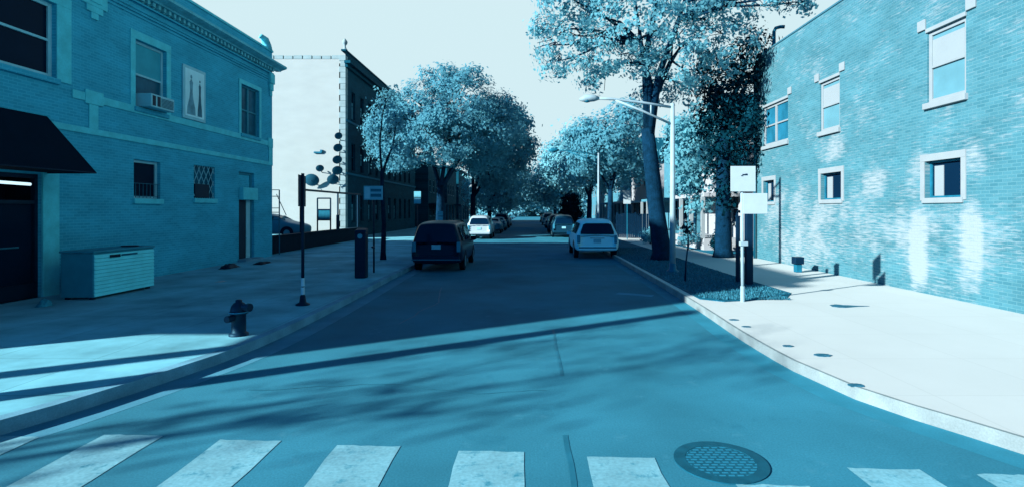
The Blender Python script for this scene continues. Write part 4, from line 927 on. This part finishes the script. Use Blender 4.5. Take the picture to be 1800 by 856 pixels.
# ------------------------------------------------------------------ vehicles (built pointing +y, rear at y=0)
def car(kind, body_m, label, name, cat='car', group='parked cars along the street', glass=M_carglass, plate=True):
    t = thing(name, (0, 0, 0), label, cat, group)
    # stations: (y, belt z, roof z, half width, roof half width, low z)
    if kind == 'van':
        W_, st = .93, [(.0, .98, 1.02, .80, .70, .42), (.05, 1.0, 1.52, .88, .62, .32), (.12, 1.02, 1.70, .92, .68, .28), (.5, 1.02, 1.77, .93, .72, .26), (1.6, 1.02, 1.80, .93, .74, .24), (2.9, 1.02, 1.77, .93, .72, .24), (3.35, 1.02, 1.62, .93, .68, .24), (3.95, 1.02, 1.12, .92, .66, .24), (4.5, .92, .98, .89, .62, .25), (4.78, .72, .80, .78, .5, .3)]
        wheels = (.98, 3.85); wr = .34; sidewin = [(.35, 1.35), (1.45, 2.25), (2.33, 3.2)]; rw = (1.08, 1.58)
    elif kind == 'suv':
        W_, st = .94, [(.0, 1.0, 1.04, .82, .70, .46), (.05, 1.05, 1.50, .91, .62, .38), (.14, 1.06, 1.70, .94, .63, .34), (.5, 1.06, 1.77, .94, .66, .32), (1.6, 1.06, 1.80, .94, .68, .30), (2.5, 1.06, 1.77, .94, .67, .3), (2.9, 1.06, 1.66, .94, .67, .3), (3.5, 1.06, 1.16, .93, .68, .3), (4.35, 1.0, 1.08, .91, .66, .32), (4.7, .84, .92, .82, .55, .4)]
        wheels = (.95, 3.75); wr = .38; sidewin = [(.3, 1.0), (1.1, 1.85), (1.93, 2.75)]; rw = (1.12, 1.56)
    else:
        W_, st = .89, [(.0, .86, .90, .76, .6, .4), (.12, .96, 1.0, .84, .64, .3), (.75, 1.0, 1.06, .89, .66, .25), (1.25, .98, 1.34, .89, .58, .22), (1.7, .96, 1.44, .89, .6, .22), (2.5, .94, 1.45, .89, .6, .22), (2.95, .93, 1.32, .89, .58, .22), (3.55, .92, .98, .88, .62, .22), (4.3, .82, .88, .85, .58, .24), (4.65, .64, .7, .74, .45, .3)]
        wheels = (.95, 3.72); wr = .32; sidewin = [(1.3, 1.95), (2.03, 2.85)]; rw = None
    b = MB(); rings = []
    for (y, zb, zr, hw, rh, zl) in st:
        half = [(hw * .86, zl), (hw * .97, zl + .1), (hw, zl + .32 * (zb - zl) + .06), (hw * .995, zb - .12), (hw * .965, zb), (rh + (hw * .965 - rh) * .12, zb + (zr - zb) * .86), (rh * .9, zr - .01), (rh * .45, zr + .025)]
        rings.append([(x, y, z) for x, z in half] + [(-x, y, z) for x, z in reversed(half)])
    n = len(rings[0])
    for r in rings: b.v += r
    for k in range(len(rings) - 1):
        for j in range(n): a = k * n + j; c = k * n + (j + 1) % n; b.f.append((a, c, c + n, a + n))
    b.f += [tuple(range(n)), tuple(range((len(rings) - 1) * n, len(rings) * n))]
    body = b.build('body', body_m, t, bevel=0, smooth=True)
    body.data.polygons[-1].use_smooth = False
    sd = body.modifiers.new('subsurf', 'SUBSURF'); sd.levels = 2; sd.render_levels = 2
    def at(y):
        for i in range(len(st) - 1):
            if st[i][0] <= y <= st[i+1][0]:
                f = (y - st[i][0]) / (st[i+1][0] - st[i][0]); return [st[i][c] + (st[i+1][c] - st[i][c]) * f for c in range(6)]
    for (ya, yb) in sidewin:
        for sg in (1, -1):
            g = MB(); low, up = [], []
            for y in np.linspace(ya, yb, 4):
                _, zb, zr, hw, rh, zl = at(float(y)); xb, xr = hw * .965, rh + (hw * .965 - rh) * .12; zt = zb + (zr - zb) * .86
                for lst, f in ((low, .12), (up, .9)): lst.append((sg * (xb + (xr - xb) * f + .014), float(y), zb + (zt - zb) * f))
            g.poly(low + up[::-1]); g.build('side_window', glass, t)
    if rw:
        g = MB(); za, zb_ = rw; hw0, hw1 = (.74, .63) if kind == 'van' else (.72, .60)
        yy = lambda z: .035 + (z - 1.0) * .13 - .03
        pts = [(-hw0, yy(za), za), (hw0, yy(za), za), (hw0 * .99, yy(za + .12), za + .12), (hw1 * 1.0, yy(zb_), zb_), (hw1 * .8, yy(zb_ + .05), zb_ + .05), (-hw1 * .8, yy(zb_ + .05), zb_ + .05), (-hw1, yy(zb_), zb_), (-hw0 * .99, yy(za + .12), za + .12)]
        inset = [(x * .985, y - .0, z) for x, y, z in pts]
        q = MB(); q.v = [(x, y + .10, z) for x, y, z in pts] + [(x, y - .03, z) for x, y, z in inset]; m = len(pts); q.f = [tuple(range(m, 2*m))] + [(i, (i+1) % m, m + (i+1) % m, m + i) for i in range(m)]
        q.build('rear_window', glass, t)
        ys, ye = {'van': (2.95, 3.92), 'suv': (2.6, 3.46)}[kind]
    else:
        g = MB()
        def topq(ya, yb, nm):
            q = MB(); A, B_ = at(ya), at(yb)
            q.poly([(-A[4] * .84, ya, A[2] + .022), (A[4] * .84, ya, A[2] + .022), (B_[4] * .84, yb, B_[2] + .022), (-B_[4] * .84, yb, B_[2] + .022)]); q.build(nm, glass, t)
        topq(.82, 1.22, 'rear_window'); ys, ye = 3.0, 3.5
    A, B_ = at(ys), at(ye); q = MB(); q.poly([(-A[4] * .86, ys, A[2] + .03), (A[4] * .86, ys, A[2] + .03), (B_[4] * .9, ye, B_[2] + .03), (-B_[4] * .9, ye, B_[2] + .03)]); q.build('windscreen', glass, t)
    for y in wheels:
        for sg in (1, -1):
            x = sg * (W_ - .11); q = MB(); q.lathe((x - sg * .11, y, wr), [(wr * .6, 0), (wr, .02 * sg), (wr, .2 * sg), (wr * .62, .215 * sg)], 22, 'x'); wl = q.build('wheel', M_tyre, t, smooth=False)
            q = MB(); q.lathe((x + sg * .10, y, wr), [(wr * .62, 0), (wr * .6, .012 * sg), (wr * .2, .016 * sg), (wr * .15, .022 * sg)], 18, 'x'); q.build('rim', M_rim, wl)
            q = MB(); m = 14; arc = [(y + (wr + .07) * math.cos(a), wr + (wr + .07) * math.sin(a)) for a in np.linspace(-.12, math.pi + .12, m)]
            q.poly([(sg * (W_ - .0), yy_, zz_) for yy_, zz_ in arc]); q.build('wheel_arch', M_trimblack, t)
    zl = .62 if kind != 'sedan' else .72
    for sg in (1, -1):
        q = MB()
        if kind == 'sedan': q.box(sg * .74 - .12, sg * .74 + .12, -.012, .1, .70, .84)
        else: q.box(sg * .79 - .07, sg * .79 + .07, -.012, .08, .72, 1.08)
        q.build('tail_lamp', M_lamp, t, bevel=.02)
        q = MB(); q.box(sg * (W_ + .10) - .1, sg * (W_ + .10) + .1, st[-4][0] - .55, st[-4][0] - .42, 1.0, 1.16); q.build('mirror', M_trimblack if kind == 'van' else body_m, t, bevel=.03)
    q = MB(); q.box(-.84 if kind != 'sedan' else -.76, .84 if kind != 'sedan' else .76, -.06, .12, .40, .58); q.build('rear_bumper', body_m, t, bevel=.04)
    if plate: q = MB(); zp = .74 if kind == 'suv' else .82 if kind == 'van' else .6; q.box(-.16, .16, -.03 if kind != 'sedan' else -.075, .02, zp, zp + .16); q.build('licence_plate', M_plate, t)
    return t
def put(t, x, y, rz=0): t.location = (x, y, 0); t.rotation_euler = (0, 0, R(rz)); return t
van = put(car('van', M_van, 'dark blue minivan parked at the left kerb ahead of the pay box', 'minivan', 'minivan', plate=True), -3.30, 19.2)
q = MB(); q.box(-.86, .86, -.075, .0, .44, .47); q.build('bumper_strip', M_lcar, van)
q = MB(); q.box(-.30, .02, -.06, -.02, 1.02, 1.06); q.build('wiper', M_trimblack, van)
suv = put(car('suv', M_silver, 'silver sport utility car parked at the right kerb by the large tree', 'suv'), 3.08, 24.4); suv.scale = (1.06, 1, 1)
q = MB(); q.box(-.30, .30, -.035, .02, .93, .97); q.build('tailgate_handle', M_white, suv)
q = MB(); q.tube([(.6, .5, 1.83), (.6, 2.4, 1.83)], .02, 6); q.tube([(-.6, .5, 1.83), (-.6, 2.4, 1.83)], .02, 6); q.build('roof_rail', M_dull, suv)
q = MB(); q.box(-.8, .8, -.072, -.05, .50, .56); q.build('bumper_pad', M_dull, suv)
wc = put(car('suv', M_wcar, 'white car parked on the left beyond the dark minivan', 'parked_car'), -3.8, 41.0)
put(car('suv', M_dcar, 'dark sport utility car parked on the right beyond the silver one', 'parked_car'), 2.8, 43.5)
def cp(kind, m, label, x, y): put(car(kind, m, label, 'parked_car'), x, y)
cp('sedan', M_lcar, 'steel blue car just past the white car on the left', -3.5, 51)
cp('sedan', M_mcar, 'grey sedan under the farther left trees', -3.4, 58)
cp('suv', M_dcar, 'dark car deep in the left row of parked cars', -3.4, 66)
cp('sedan', M_mcar, 'last grey sedan seen in the left row', -3.4, 75)
cp('van', M_dcar, 'dark minivan parked before the evergreen bush on the right', 2.8, 52)
cp('sedan', M_mcar, 'grey sedan beyond the evergreen bush on the right', 2.9, 66)
cp('suv', M_wcar, 'small white car near the far end of the right row', 2.9, 80)
cp('sedan', M_dcar, 'farthest dark sedan in the right row', 2.9, 96)
o = MB().prism([(-40, 25.0), (-12.36, 25.0), (-12.36, 38.9), (-40, 38.9)], .1, .55).build('parking_lot', M_walk_l, org=(0, 0, 0)); tag(o, kind='structure')
lot = put(car('sedan', M_lcar, 'dark sedan standing side-on in the parking lot behind the low black wall', 'parked_car', group='cars in the parking lot'), -17.9, 32.5, -90); lot.location.z = .55

# things just outside the frame whose shade falls across the road
up = thing('shade_post', (-8.5, 4.3, .15), 'stout dark corner post on the left pavement whose shade lies across the road', 'post')  # unseen post, added for the shadow band it casts on the road
b = MB(); b.tube([(-8.5, 4.3, .1), (-8.5, 4.3, 5.4)], [.2, .17], 12); b.build('shaft', M_blackmetal, up, smooth=True)
b = MB(); b.lathe((-8.5, 4.3, 5.4), [(.22, 0), (.24, .05), (.1, .2)], 12); b.build('cap', M_blackmetal, up)
tree('street_tree', (-14.2, -.9, .15), [(-14, -.8, 6.0, 1.5), (-12.6, -1.0, 5.2, 1.2), (-15.2, -1.6, 5.4, 1.3), (-13.4, -1.8, 7.2, 1.2), (-14.6, .2, 7.0, 1.1)], 520, .09, M_leaf, 'nearly bare street tree at the left corner whose faint shade streaks the road', 41, .12, fork=3.2)

# marks and litter on the right pavement
rg = random.Random(9)
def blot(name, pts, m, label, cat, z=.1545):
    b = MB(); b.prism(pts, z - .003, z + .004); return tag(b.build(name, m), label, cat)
M_blot = mat('leaf_and_blot', (.02, .10, .15), .9, .3, 9, fine=.3, fine_scale=40)
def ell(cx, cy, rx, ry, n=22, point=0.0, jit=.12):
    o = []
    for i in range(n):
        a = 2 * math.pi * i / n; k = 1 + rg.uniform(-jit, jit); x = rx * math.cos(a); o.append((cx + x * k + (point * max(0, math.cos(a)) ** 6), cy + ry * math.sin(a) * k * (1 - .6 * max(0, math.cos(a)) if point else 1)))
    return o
blot('pavement_blot', ell(6.72, 11.6, .24, .2, point=.35), M_blot, 'largest dark blot on the sunny right pavement, pointed on one side, near the brick wall', 'leaf litter')  # flat dark blot drawn out to a point on one side
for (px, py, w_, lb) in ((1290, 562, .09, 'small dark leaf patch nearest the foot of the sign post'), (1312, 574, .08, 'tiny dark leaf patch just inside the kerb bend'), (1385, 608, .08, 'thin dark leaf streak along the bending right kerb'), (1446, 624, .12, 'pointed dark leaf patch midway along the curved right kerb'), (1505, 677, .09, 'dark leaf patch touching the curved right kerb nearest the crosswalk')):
    Y = 1947 / (py - 370); blot('pavement_blot', ell((px - 930) / 950 * Y, Y, w_, w_ * .7), M_blot, lb, 'leaf litter')
